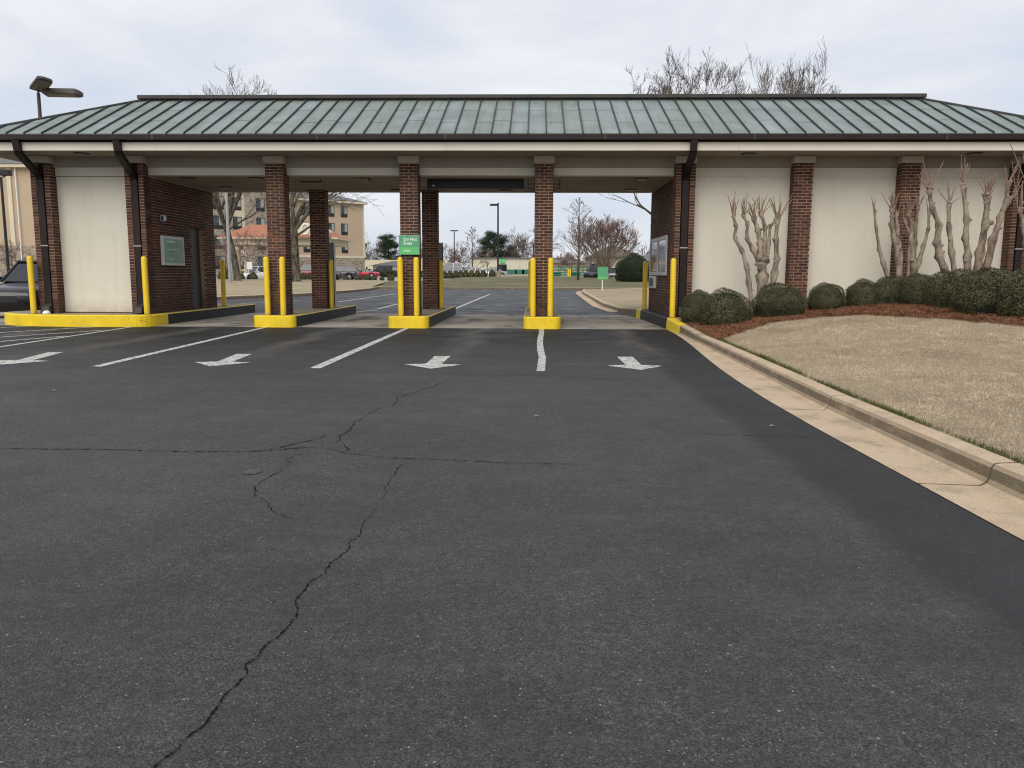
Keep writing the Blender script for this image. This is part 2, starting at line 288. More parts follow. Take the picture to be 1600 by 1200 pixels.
# ------------------------------------------------------------------ mesh helpers
def wpos(o):
    p = Vector((0, 0, 0))
    while o is not None: p += o.location; o = o.parent
    return p
class MB:
    def __init__(s): s.v = []; s.f = []; s.mi = []; s.mats = []; s.m = 0
    def use(s, key):
        mat = A[key] if isinstance(key, str) else key
        if mat not in s.mats: s.mats.append(mat)
        s.m = s.mats.index(mat); return s
    def face(s, pts): 
        i = len(s.v); s.v += [tuple(p) for p in pts]; s.f.append(tuple(range(i, i+len(pts)))); s.mi.append(s.m); return s
    def poly(s, vs, fs):
        i = len(s.v); s.v += [tuple(p) for p in vs]
        for f in fs: s.f.append(tuple(i+k for k in f)); s.mi.append(s.m)
        return s
    def hexa(s, c, skip=()):
        fs = [(0, 3, 2, 1), (4, 5, 6, 7), (0, 1, 5, 4), (1, 2, 6, 5), (2, 3, 7, 6), (3, 0, 4, 7)]
        return s.poly(c, [f for k, f in enumerate(fs) if k not in skip])
    def box(s, x0, x1, y0, y1, z0, z1, skip=()):
        s.hexa([(x0, y0, z0), (x1, y0, z0), (x1, y1, z0), (x0, y1, z0), (x0, y0, z1), (x1, y0, z1), (x1, y1, z1), (x0, y1, z1)], skip); return s
    def bbox(s, x0, x1, y0, y1, z0, z1, b=.01):      # box with chamfered edges
        import itertools
        pts = []; P = {}
        for ax in range(3):
            for cx in (0, 1):
                for cy_ in (0, 1):
                    for cz in (0, 1):
                        q = [x0 if not cx else x1, y0 if not cy_ else y1, z0 if not cz else z1]
                        lo = (x0, y0, z0)
                        for k in range(3):
                            if k != ax: q[k] += b if (cx, cy_, cz)[k] == 0 else -b
                        P[(ax, cx, cy_, cz)] = len(pts); pts.append(tuple(q))
        fs = []
        for ax in range(3):
            for sgn in (0, 1):
                o = [k for k in range(3) if k != ax]; ring = []
                for a_, b_ in ((0, 0), (1, 0), (1, 1), (0, 1)):
                    c = [0, 0, 0]; c[ax] = sgn; c[o[0]] = a_; c[o[1]] = b_; ring.append(P[(ax, *c)])
                flip = (sgn == 0) ^ (ax == 1)
                fs.append(tuple(ring[::-1] if flip else ring))
        for ax in range(3):                           # edges parallel to ax
            o = [k for k in range(3) if k != ax]
            for a_ in (0, 1):
                for b_ in (0, 1):
                    def I(face_ax, t):
                        c = [0, 0, 0]; c[ax] = t; c[o[0]] = a_; c[o[1]] = b_; return P[(face_ax, *c)]
                    fs.append((I(o[0], 0), I(o[0], 1), I(o[1], 1), I(o[1], 0)))
        for cx in (0, 1):
            for cy_ in (0, 1):
                for cz in (0, 1): fs.append((P[(0, cx, cy_, cz)], P[(1, cx, cy_, cz)], P[(2, cx, cy_, cz)]))
        s.poly(pts, fs); return s
    def tube(s, pts, rs, n=8, cap=True, squash=None):
        pts = [Vector(p) for p in pts]
        if not isinstance(rs, (list, tuple)): rs = [rs]*len(pts)
        i0 = len(s.v); up = Vector((0, 0, 1)); prev = None
        for k, p in enumerate(pts):
            d = (pts[min(k+1, len(pts)-1)] - pts[max(k-1, 0)])
            d = d.normalized() if d.length > 1e-9 else Vector((0, 0, 1))
            a = prev if prev is not None else (Vector((1, 0, 0)) if abs(d.z) > .8 else up)
            a = (a - d*a.dot(d)); a = a.normalized() if a.length > 1e-6 else d.orthogonal().normalized(); b = d.cross(a); prev = a
            for j in range(n):
                t = 2*math.pi*j/n; s.v.append(tuple(p + (a*math.cos(t) + b*math.sin(t))*rs[k]))
        for k in range(len(pts)-1):
            for j in range(n):
                a_, b_ = i0+k*n+j, i0+k*n+(j+1) % n; s.f.append((a_, b_, b_+n, a_+n)); s.mi.append(s.m)
        if cap:
            s.f.append(tuple(range(i0+n-1, i0-1, -1))); s.mi.append(s.m)
            e_ = i0+(len(pts)-1)*n; s.f.append(tuple(range(e_, e_+n))); s.mi.append(s.m)
        return s
    def lathe(s, c, prof, n=20):
        c = Vector(c); return s.tube([c + Vector((0, 0, z)) for r, z in prof], [max(r, 1e-4) for r, z in prof], n)
    def build(s, name, parent=None, smooth=False, local=False, loc=None, fixn=True):
        me = bpy.data.meshes.new(name); off = Vector((0, 0, 0))
        o = bpy.data.objects.new(name, me); sc.collection.objects.link(o)
        if loc is not None: o.location = loc
        if parent is not None: o.parent = parent
        if not local: off = wpos(o)
        vs = s.v if off.length == 0 else [(a-off.x, b-off.y, c-off.z) for a, b, c in s.v]
        me.from_pydata(vs, [], s.f)
        for mt in s.mats: me.materials.append(mt)
        me.polygons.foreach_set("material_index", s.mi)
        if smooth: me.polygons.foreach_set("use_smooth", [True]*len(s.f))
        me.update()
        if fixn:
            import bmesh
            bm = bmesh.new(); bm.from_mesh(me); bmesh.ops.recalc_face_normals(bm, faces=bm.faces); bm.to_mesh(me); bm.free()
        return o
def tag(o, label=None, cat=None, group=None, kind=None):
    if label: o["label"] = label
    if cat: o["category"] = cat
    if group: o["group"] = group
    if kind: o["kind"] = kind
    return o
def struct(o): o["kind"] = "structure"; return o
def empty(name, loc, rz=0):
    o = bpy.data.objects.new(name, None); sc.collection.objects.link(o); o.location = loc; o.rotation_euler = (0, 0, rz); o.empty_display_size = .3; return o
def fastmesh(name, P, mats, k=3, matidx=None):     # P (n,k,3) loose faces
    n = len(P); me = bpy.data.meshes.new(name); me.vertices.add(n*k); me.vertices.foreach_set("co", P.reshape(-1).astype(np.float32))
    me.loops.add(n*k); me.loops.foreach_set("vertex_index", np.arange(n*k, dtype=np.int32))
    me.polygons.add(n); me.polygons.foreach_set("loop_start", np.arange(0, n*k, k, dtype=np.int32))
    for mt in mats: me.materials.append(A[mt])
    if matidx is not None: me.polygons.foreach_set("material_index", matidx.astype(np.int32))
    me.update(); me.validate(); return me
def link(name, me, loc=(0, 0, 0), parent=None):
    o = bpy.data.objects.new(name, me); sc.collection.objects.link(o); o.location = loc; o.parent = parent; return o
def interp(x, tab): return float(np.interp(x, [a for a, b in tab], [b for a, b in tab]))

# ------------------------------------------------------------------ terrain
def zr(Y): return .0062*max(0.0, min(Y, 170)-24)
XG = [(-9, 2.42), (0, 2.36), (4, 2.31), (6.5, 2.30), (8, 2.325), (9.3, 2.38), (10.5, 2.45), (11.7, 2.545), (13, 2.66), (14.3, 2.775), (15.6, 2.87), (17, 2.95), (18, 2.99), (18.6, 3.0)]      # asphalt / gutter
XF = [(-9, 2.86), (0, 2.78), (4, 2.71), (7.4, 2.73), (10.5, 2.85), (14, 2.97), (17, 3.02), (18.5, 3.0), (23, 2.93), (26, 2.72), (30, 2.48), (46, 2.62), (50, 2.9), (52.5, 4.2), (53.5, 7), (53.8, 30)]
HK = [(-9, .135), (14.5, .135), (17, .20), (18.5, .27), (23, .27), (26, .16), (60, .15)]
def xf(Y): return interp(Y, XF)
def hk(Y): return interp(Y, HK)
def lawn_z(x, y):
    d = max(0, x-(xf(y)+.17)); s = .03 + .0085*max(0, min(y, 17)-8)
    b = hk(y) if y < 16 else .17
    n_ = .012*math.sin(x*2.1+y*.7)+.010*math.sin(y*1.7-x*1.3)
    return b + (min(d, 5)+.35*max(0, min(d, 30)-5))*s + n_*min(1, d*2)
def road_z(x, y): return zr(y)

def sheet(name, key, xs, ys, zf, extra=None):
    m = MB().use(key); nx, ny = len(xs), len(ys)
    m.v = [(x, y, zf(x, y)) for y in ys for x in xs]
    for j in range(ny-1):
        for i in range(nx-1): a = j*nx+i; m.f.append((a, a+1, a+nx+1, a+nx)); m.mi.append(0)
    o = m.build(name, smooth=True, fixn=False); return struct(o)
# one sheet of earth under everything, to the horizon
sheet("ground", "earth", [-900, -300, -120, -60, -30, 0, 30, 60, 120, 300, 900], [-60, 0, 24, 30, 40, 55, 75, 100, 130, 170, 300, 600, 1500], lambda x, y: zr(y)-.09)
ys_lot = [-9+i*.5 for i in range(55)]+[18.3]
m = MB().use("asphalt")
for j in range(len(ys_lot)-1):
    a, b = ys_lot[j], ys_lot[j+1]; m.face([(-34, a, 0), (interp(a, XG), a, 0), (interp(b, XG), b, 0), (-34, b, 0)])
struct(m.build("parking_lot", fixn=False))
# concrete pad through the lanes: slabs with joints
for i, (x0, x1) in enumerate([(-34, -12.4), (-12.4, -9.3), (-9.3, -6.0), (-6.0, -2.95), (-2.95, .15), (.15, 3.1)]):
    for j, (y0, y1) in enumerate([(18.3, 21.4), (21.4, 24.7)]):
        g = .006
        m = MB().use("pad").box(x0+g, x1-g, y0+g, y1-g, -.08, .005, (0,)); struct(m.build("pavement_slab"))
# rear road
ys = [24.7, 27, 30, 34, 38, 42, 46, 50, 53, 55]
m = MB().use("asphalt_far")
for a, b in zip(ys[:-1], ys[1:]): m.face([(-40, a, zr(a)+.001), (40 if a > 52.9 else 8, a, zr(a)+.001), (40 if b > 52.9 else 8, b, zr(b)+.001), (-40, b, zr(b)+.001)])
struct(m.build("road", fixn=False))
# kerb and gutter, cast in three metre lengths
def kerb_run(y0, y1, mats, gutter=True, step=.25):
    n = max(1, int((y1-y0)/step)); m = MB(); m.use(mats)
    rows = []
    for k in range(n+1):
        y = y0+(y1-y0)*k/n; f = xf(y); h = hk(y); z = zr(y); g = interp(y, XG) if y < 18.6 else f-.34
        g = min(g, f-.03)
        up_ = 0 if y < 20 else .012
        prof = [(g, z+.004+up_), (f-.045, z-.004+up_), (f-.012, z+.012), (f+.004, z+.04), (f+.016, z+h-.03), (f+.032, z+h-.006), (f+.06, z+h), (f+.17, z+h+.004), (f+.175, z-.08)]
        if not gutter: prof = [(f-.001, z-.05)]+[(a, b) for a, b in prof[3:]]
        rows.append([(a, y, b) for a, b in prof])
    q = len(rows[0])
    m.v = [p for r_ in rows for p in r_]
    for k in range(n):
        for j in range(q-1): a = k*q+j; m.f.append((a, a+q, a+q+1, a+1)); m.mi.append(0)
    m.f.append(tuple(range(q))); m.mi.append(0); m.f.append(tuple(range((n+1)*q-1, n*q-1, -1))); m.mi.append(0)
    o = m.build("kerb", smooth=False); return struct(o)
js = [-9, -4.3, -1.3, 1.72, 4.74, 7.42, 10.5, 13.6, 16.85]
for a, b in zip(js[:-1], js[1:]): kerb_run(a+.010, b-.010, "kerb")
kerb_run(16.86, 18.45, "yellow", False); kerb_run(18.455, 22.6, "blackpaint", False); kerb_run(22.605, 23.3, "yellow", False)
m = MB().use("kerb")
for a, b in ((16.9, 17.7), (17.7, 18.29)): m.face([(interp(a, XG), a, .004), (xf(a)+.01, a, .004), (xf(b)+.01, b, .004), (interp(b, XG), b, .004)])
struct(m.build("gutter", fixn=False))
for a, b in ((23.31, 26.3), (26.32, 29.3), (29.32, 33), (33.02, 38), (38.02, 43), (43.02, 48), (48.02, 50.9)): kerb_run(a, b, "kerb", a > 24.7)
m = MB().use("walk"); m.box(3.175, 3.6, 17.9, 22.9, -.05, .268, (0,)); struct(m.build("pavement"))
m = MB().use("kerb"); pts = [(2.95, 50.95), (3.3, 52.0), (4.1, 52.8), (5.5, 53.3), (8, 53.5), (30, 53.6)]
for a, b in zip(pts[:-1], pts[1:]): m.hexa([(a[0], a[1], .1), (b[0], b[1], .1), (b[0], b[1]-.2, .1), (a[0]+.1, a[1]-.17, .1), (a[0], a[1], .33), (b[0], b[1], .33), (b[0], b[1]-.2, .33), (a[0]+.1, a[1]-.17, .33)])
struct(m.build("kerb"))

# islands -----------------------------------------------------------
def island(pts, h, nfront, back_black=True, name="island_kerb", top="walk", front_y=18.9):
    """closed outline, rounded nose painted yellow, flanks black, concrete top inset"""
    m = MB(); n = len(pts); c = Vector((sum(p[0] for p in pts)/n, sum(p[1] for p in pts)/n))
    ins = []
    for k in range(n):
        a, b, d = Vector(pts[k-1]), Vector(pts[k]), Vector(pts[(k+1) % n]); t = (d-a).normalized(); nn = Vector((-t.y, t.x))
        if nn.dot(c-b) < 0: nn = -nn
        ins.append(b+nn*.13)
    for k in range(n):
        a, b = Vector(pts[k]), Vector(pts[(k+1) % n]); ia, ib = ins[k], ins[(k+1) % n]
        yel = (a.y+b.y)/2 < front_y
        na = a+(ia-a)*.15; nb = b+(ib-b)*.15
        m.use("yellow" if yel else "blackpaint"); m.face([(a.x, a.y, -.03), (b.x, b.y, -.03), (b.x, b.y, h-.02), (a.x, a.y, h-.02)])
        m.use("yellow"); m.face([(a.x, a.y, h-.02), (b.x, b.y, h-.02), (nb.x, nb.y, h), (na.x, na.y, h)])
        m.use("yellow" if yel else "walk"); m.face([(na.x, na.y, h), (nb.x, nb.y, h), (ib.x, ib.y, h), (ia.x, ia.y, h)])
    m.use(top); m.face([(p.x, p.y, h+.001) for p in ins])
    return struct(m.build(name))
def rrect(x0, x1, y0, y1, r, rb=.1):
    o = []
    for cx, cy_, a0, rr in ((x0+r, y0+r, 180, r), (x1-r, y0+r, 270, r), (x1-rb, y1-rb, 0, rb), (x0+rb, y1-rb, 90, rb)):
        for k in range(7): t = R(a0+k*15); o.append((cx+rr*math.cos(t), cy_+rr*math.sin(t)))
    return o
IZ = .27
island(rrect(-6.5, -5.52, 18.17, 24.6, .16), IZ, 14, front_y=18.6)
island(rrect(-3.38, -2.44, 18.17, 24.6, .16), IZ, 14, front_y=18.6)
island(rrect(-.27, .58, 18.17, 24.4, .16), IZ, 14, front_y=18.6)
pts = [(-12.93+1.9*(1-math.cos(R(t))), 19.5-1.5*math.sin(R(t))) for t in range(0, 91, 6)] + [(-10.6, 17.95), (-10.0, 17.96), (-9.6, 17.99)] + [(-9.25+.42*math.sin(R(t)), 18.43-.42*math.cos(R(t))) for t in range(0, 91, 15)] + [(-8.83, 19), (-8.83, 25), (-8.95, 25.1), (-12.0, 25.1), (-12.1, 22.2)]
island(pts, IZ, 14, front_y=18.75)

# cracks, lines, arrows ----------------------------------------------
def frac(pts, rough=.12, it=4):
    pts = [Vector((p[0], p[1])) for p in pts]
    for _ in range(it):
        q = [pts[0]]
        for a, b in zip(pts[:-1], pts[1:]):
            d = b-a; n_ = Vector((-d.y, d.x)); q += [(a+b)/2 + n_*random.uniform(-rough, rough), b]
        pts = q
    return pts
def crack(px, w, it=4, rough=.13):
    p = frac([onground(x, y, lambda a, b: 0)[:2] for x, y in px], rough, it); m = MB().use("crack")
    L_, R_ = [], []
    for k, q in enumerate(p):
        d = (p[min(k+1, len(p)-1)]-p[max(k-1, 0)]).normalized(); n_ = Vector((-d.y, d.x)); t = k/(len(p)-1)
        ww = w*(.2+1.5*random.random()**2)*min(1, 6*t+(1 if px[0][1] > 1200 else 0), 6*(1-t)+.1)
        L_.append(q+n_*ww*.5); R_.append(q-n_*ww*.5)
    for k in range(len(p)-1): m.face([(L_[k].x, L_[k].y, .004), (L_[k+1].x, L_[k+1].y, .004), (R_[k+1].x, R_[k+1].y, .004), (R_[k].x, R_[k].y, .004)])
    struct(m.build("pavement_crack", fixn=False))
crack([(240, 1206), (290, 1160), (345, 1105), (385, 1062), (383, 1045), (430, 1000), (455, 975), (462, 945), (480, 915), (520, 880), (543, 862), (543, 850), (568, 820), (590, 785)], .0066, 5, .10)
crack([(590, 785), (600, 765), (615, 745), (638, 722)], .006)
crack([(500, 699), (530, 690), (548, 672), (552, 660), (580, 645), (620, 622), (680, 605), (735, 586)], .0085, 4, .09)
crack([(-250, 700), (0, 702), (180, 704), (320, 707), (400, 706), (480, 700), (502, 699)], .013, 5, .025)
crack([(500, 699), (540, 709), (600, 716), (700, 719), (800, 725), (930, 727)], .009, 5, .03)
crack([(480, 702), (455, 715), (452, 728), (430, 742), (400, 768), (402, 778), (420, 786), (424, 800), (440, 806), (500, 822)], .006, 3)
crack([(400, 706), (440, 700), (500, 686), (510, 680)], .008, 3, .05); crack([(536, 692), (542, 700), (541, 708)], .009, 3)
crack([(640, 583), (740, 585), (850, 588), (1000, 594), (1040, 595)], .008, 3, .02); crack([(1060, 677), (1180, 681), (1300, 684)], .006, 4, .02)
def flat(name, pts, z=.004, key="line"):
    m = MB().use(key); m.face([(x, y, z) for x, y in pts]); o = m.build(name, fixn=False)
    if o.data.polygons[0].normal.z < 0: o.data.flip_normals()
    return struct(o)
flat("lane_line", [(-5.87, 10.33), (-5.73, 10.33), (-6.13, 18.16), (-6.25, 18.16)])
flat("lane_line", [(-2.96, 10.33), (-2.81, 10.33), (-2.87, 18.16), (-2.99, 18.16)])
m = MB().use("line"); c = [(.075, 10.2), (.09, 11), (.11, 12), (.09, 13), (.085, 14.3), (.1, 15.6), (.13, 16.8), (.14, 18.16)]
for a, b in zip(c[:-1], c[1:]): m.face([(a[0]-.055, a[1], .004), (a[0]+.055, a[1], .004), (b[0]+.055, b[1], .004), (b[0]-.055, b[1], .004)])
struct(m.build("lane_line", fixn=False))
def strip(p, q, w=.1, z=.004, name="lane_line"):
    p, q = Vector(p), Vector(q); d = (q-p).normalized(); n_ = Vector((-d.y, d.x))*w/2
    m = MB().use("line"); m.face([(p.x-n_.x, p.y-n_.y, z), (p.x+n_.x, p.y+n_.y, z), (q.x+n_.x, q.y+n_.y, z), (q.x-n_.x, q.y-n_.y, z)]); o = m.build(name, fixn=False)
    if o.data.polygons[0].normal.z < 0: o.data.flip_normals()
    struct(o)
strip((-8.86, 12.6), (-9.22, 17.98)); strip((-9.6, 13.9), (-9.13, 15.3)); strip((-10.2, 14.9), (-9.3, 16.9)); strip((-11.0, 16.0), (-10.0, 17.95)); strip((-12.0, 17.4), (-11.6, 18.1)); strip((-14.2, 17.5), (-13.0, 19.8)); strip((-15.5, 18.3), (-14.2, 21))
def arrow(cx, y0, y1, sw=.24, hw=.78, hl=.62, dx=0, key="line"):
    pts = [(cx-sw/2+dx, y1), (cx+sw/2+dx, y1), (cx+sw*.45, y0+hl*.92), (cx+hw/2, y0+hl*.80), (cx+.03, y0), (cx-hw/2, y0+hl*.78), (cx-sw*.45, y0+hl*.95)]
    m = MB().use(key); m.face([(x, y, .004) for x, y in (pts[0], pts[1], pts[2], pts[6])]); m.face([(x, y, .004) for x, y in (pts[3], pts[4], pts[5], pts[6], pts[2])])
    o = m.build("lane_arrow", fixn=False)
    for p in o.data.polygons:
        if p.normal.z < 0: p.flip()
    struct(o)
arrow(-7.2, 10.45, 12.15, dx=-.25); arrow(-4.35, 10.45, 12.1, dx=-.12); arrow(-1.4, 10.38, 12.0); arrow(1.36, 10.42, 12.1)
for p, q in (((-13.5, 29.5), (-5.4, 33.5)), ((-9.5, 26.5), (-5.3, 29.2)), ((-2.6, 27), (-2.95, 41)), ((-13.5, 36), (-8.5, 47))):
    pass
def line_far(px):
    a, b = [onground(x, y, road_z) for x, y in px]; d = (b-a).normalized(); n_ = Vector((-d.y, d.x, 0))*.06
    m = MB().use("line"); m.face([a-n_+Vector((0, 0, .006)), a+n_+Vector((0, 0, .006)), b+n_+Vector((0, 0, .006)), b-n_+Vector((0, 0, .006))]); o = m.build("lane_line", fixn=False)
    if o.data.polygons[0].normal.z < 0: o.data.flip_normals()
    struct(o)
for px in (((528, 472), (620, 459)), ((590, 483), (622, 475)), ((705, 485), (765, 460)), ((350, 476), (470, 470)), ((548, 489), (590, 484))): line_far(px)

# lawns and mulch ------------------------------------------------------
def mulch_edge(x): return interp(x, [(2.9, 13.2), (3.6, 14.6), (4.6, 15.7), (5.6, 16.1), (6.4, 15.9), (7.0, 14.9), (7.5, 13.3), (8.1, 11.6), (9, 10.2), (14, 9)])
ys = [-9+i*.3 for i in range(94)]; ts = [0, .03, .1, .2, .35, .5, .7, .9, 1.2, 1.5, 1.8, 2.1, 2.4, 2.7, 3, 3.4, 3.8, 4.2, 4.6, 5, 5.5, 6, 7, 8, 10, 13, 18, 30, 45]
m = MB(); m.use("turf"); m.use("strawbed")
P = [[(xf(y)+.172+t, y, lawn_z(xf(y)+.172+t, y)) for t in ts] for y in ys]
m.v = [p for r_ in P for p in r_]; q = len(ts)
for j in range(len(ys)-1):
    for i in range(q-1):
        a = j*q+i; m.f.append((a, a+1, a+q+1, a+q)); cx, cy_ = P[j][i][0]+.1, P[j][i][1]+.15; m.mi.append(1 if cy_ > mulch_edge(cx) else 0)
struct(m.build("lawn", smooth=True, fixn=False))
def lawn2_z(x, y):
    d = max(0, x-(xf(y)+.17)); return zr(y)+hk(y)+min(d, 14)*.045*min(1, (y-22)/6) - max(0, y-44)*.01*min(1, d/4)
ys = [22.6+i*.55 for i in range(51)]; ts = [0, .2, .6, 1, 1.5, 2, 3, 4, 5, 6, 8, 10, 13, 17, 25]
m = MB(); m.use("farlawn"); P = [[(xf(min(y, 50.3))+.172+t, y, lawn2_z(xf(min(y, 50.3))+.172+t, min(y, 50.3))) for t in ts] for y in ys]
m.v = [p for r_ in P for p in r_]; q = len(ts)
for j in range(len(ys)-1):
    for i in range(q-1): a = j*q+i; m.f.append((a, a+1, a+q+1, a+q)); m.mi.append(0)
struct(m.build("lawn", smooth=True, fixn=False))
# median at the left, behind the building
def med_z(x, y): return zr(y)+.15+.0095*max(0, y-max(34, med_front(x)))
def med_front(x): return interp(x, [(-40, 31.5), (-20, 32.5), (-14, 34), (-11.5, 40), (-10.6, 46), (-10.5, 50)])
xs = [-60, -50, -40, -34, -28, -24, -21, -19, -17, -15, -14, -13.3, -12.6, -12, -11.5, -11, -10.7, -10.5]; m = MB().use("farlawn"); n = 14
P = []
for x in xs:
    f = med_front(x); bk = 66 if x < -12 else interp(x, [(-12, 66), (-10.5, 51.4)]); P.append([(x-.06, f+.04+(bk-f-.04)*k/n, med_z(x, f+(bk-f)*k/n)-.015) for k in range(n+1)])
m.v = [p for r_ in P for p in r_]; q = n+1
for j in range(len(xs)-1):
    for i in range(q-1): a = j*q+i; m.f.append((a, a+q, a+q+1, a+1)); m.mi.append(0)
struct(m.build("lawn", smooth=True, fixn=False))
def kerb_line(pts, w_=.2, h=.15):
    m = MB().use("kerb"); P_ = [Vector(p) for p in pts]; rows_ = []
    for k, p_ in enumerate(P_):
        t_ = (P_[min(k+1, len(P_)-1)]-P_[max(k-1, 0)]).normalized(); nn = Vector((-t_.y, t_.x))*w_; z = zr(p_.y); q_ = p_+nn
        rows_.append([(p_.x, p_.y, z-.05), (p_.x, p_.y, z+h-.02), (p_.x+nn.x*.12, p_.y+nn.y*.12, z+h), (q_.x, q_.y, z+h+.01), (q_.x, q_.y, z-.05)])
    m.v = [v for r_ in rows_ for v in r_]
    for k in range(len(P_)-1):
        for j in range(4): a = k*5+j; m.f.append((a, a+1, a+6, a+5)); m.mi.append(0)
    struct(m.build("kerb"))
kerb_line([(x, med_front(x)) for x in xs]+[(-10.45, 50.6), (-10.55, 52.0), (-10.9, 56), (-12, 66)])

# far kerb, green verge, pale car parks
def verge_z(x, y): return zr(y)+.15+.010*(y-55)*(1 if x > -2 else interp(x, [(-14, .25), (-2, 1)]))*(1 if y < 80 else 80/y)
m = MB().use("kerb").hexa([(-60, 54.8, .1), (45, 54.8, .1), (45, 55.15, .1), (-60, 55.15, .1), (-60, 54.8, zr(55)+.14), (45, 54.8, zr(55)+.14), (45, 55.15, zr(55)+.15), (-60, 55.15, zr(55)+.15)]); struct(m.build("kerb"))
sheet("lawn", "greenlawn", [-9, -6, -3, 0, 3, 6, 10, 15, 25, 45], [55.1, 58, 62, 66, 70, 74, 78, 84, 90, 98], lambda x, y: verge_z(x, y))
sheet("lawn", "farlawn", [-9, -3, 0, 1.5, 3, 6, 12], [98, 104, 110, 118], lambda x, y: verge_z(x, 98)+(y-98)*.012*(1 if x > -5 else 0))
sheet("parking_lot", "palelot", [-90, -60, -40, -30, -20, -9.02], [66, 75, 85, 100, 120, 150, 180], lambda x, y: zr(y)+.02)
sheet("parking_lot", "palelot", [-9, -3, 2, 10, 60], [98.5, 115, 150, 180], lambda x, y: zr(y)+.1)
sheet("lawn", "greenlawn", [-26, -22, -18, -14, -10.4, -9.1], [55.2, 60, 66, 72, 80], lambda x, y: zr(y)+.14)

# ------------------------------------------------------------------ the drive-through building
bld = tag(empty("drive_through_building", (0, 18.55, 0)), "brick and cream bank drive-through with green copper hip roof over four lanes", "building")
BH, BL, J = .0555, .1920, .0120           # brick height, length, joint
def bricks(m, o, u, nrm, W, z0, z1, t=.007, holes=(), first=0, trim=0.0, collect=None):
    """real bricks on a face: origin o (x,y), direction u, outward normal n"""
    o, u, nrm = Vector((*o, 0)), Vector((*u, 0)), Vector((*nrm, 0)); pitch = BL+J; z = z0; c = first
    while z+BH <= z1+.02:
        s = -(pitch/2 if c % 2 else 0)-0.0
        while s < W-.02:
            a, b = max(s, 0)+(J/2 if s > 0 else trim), min(s+pitch, W)-(J/2 if s+pitch < W-.01 else trim)
            if b-a > .025 and not any(h0 < (a+b)/2 < h1 and g0 < z+BH/2 < g1 for h0, h1, g0, g1 in holes):
                tt = t+random.uniform(-.0018, .0018)
                if collect is not None: collect.append((o+u*((a+b)/2), b-a, z, tt))
                else:
                    p, q, r_ = o+u*a, o+u*b, nrm*tt; zt = min(z+BH, z1)
                    m.hexa([(p.x+r_.x, p.y+r_.y, z), (q.x+r_.x, q.y+r_.y, z), (q.x, q.y, z), (p.x, p.y, z), (p.x+r_.x, p.y+r_.y, zt), (q.x+r_.x, q.y+r_.y, zt), (q.x, q.y, zt), (p.x, p.y, zt)], skip=(4,))
            s += pitch
        z += BH+J; c += 1
brick_mesh = {}
def single_bricks(col, parent):
    for c, L_, z, t in col:
        key = round(L_, 3)
        if key not in brick_mesh:
            b = MB().use("brick"); b.bbox(-L_/2, L_/2, -.008, .014, 0, BH, .003); o = b.build("brick", parent, local=True); brick_mesh[key] = o.data
        else: o = link("brick", brick_mesh[key], parent=parent)
        o.location = Vector((c.x, c.y, z))-wpos(parent)
left_for_single = [300]
def column(x0, x1, y0, y1, z0, z1, singles=False):
    m = MB().use("mortar").box(x0, x1, y0, y1, z0-.3, z1); c = m.build("brick_column", bld)
    col = [] if singles else None; b = MB().use("brick"); W = x1-x0
    bricks(b, (x0, y0), (1, 0), (0, -1), W, z0, z1, collect=col)
    if singles:
        take = col[-left_for_single[0]:] if len(col) > left_for_single[0] else col
        rest = col[:len(col)-len(take)]; left_for_single[0] -= len(take); single_bricks(take, c)
        for p, L_, z, t in rest: b.box(p.x-L_/2, p.x+L_/2, y0-t, y0, z, z+BH)
    D = y1-y0
    bricks(b, (x0, y1), (0, -1), (-1, 0), D, z0, z1, first=1); bricks(b, (x1, y0), (0, 1), (1, 0), D, z0, z1, first=1)
    bricks(b, (x1, y1), (-1, 0), (0, 1), W, z0, z1)
    o = b.build("brick_facing", c, fixn=True); o["kind"] = "stuff"; return c
CT = 3.72
column(-.03, .376, 18.55, 18.956, IZ, CT, True); column(-3.11, -2.704, 18.55, 18.956, IZ, CT, True); column(-6.19, -5.784, 18.55, 18.956, IZ, CT, True)
for x in (-.03, -3.11, -6.19): column(x, x+.406, 22.1, 22.506, IZ, 3.48)
for x in (5.77, 8.15): column(x, x+.42, 18.55, 18.8, .1, CT)
def pier(xc):          # brick pier with a recessed channel that holds the downpipe
    x0, x1 = xc-.215, xc+.215; w_ = .115
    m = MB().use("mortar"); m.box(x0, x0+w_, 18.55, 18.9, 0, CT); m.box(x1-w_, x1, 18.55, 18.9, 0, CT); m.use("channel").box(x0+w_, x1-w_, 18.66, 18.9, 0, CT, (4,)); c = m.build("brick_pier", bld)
    b = MB().use("brick")
    for a in (x0, x1-w_):
        z = .28; k = 0
        while z < CT-.05:
            b.box(a-.002, a+w_-.004, 18.543+random.uniform(-.001, .001), 18.552, z, z+BH); z += BH+J
    bricks(b, (x0, 18.85), (0, -1), (-1, 0), .3, .28, CT); bricks(b, (x1, 18.55), (0, 1), (1, 0), .3, .28, CT)
    b.build("brick_facing", c)["kind"] = "stuff"
    return c
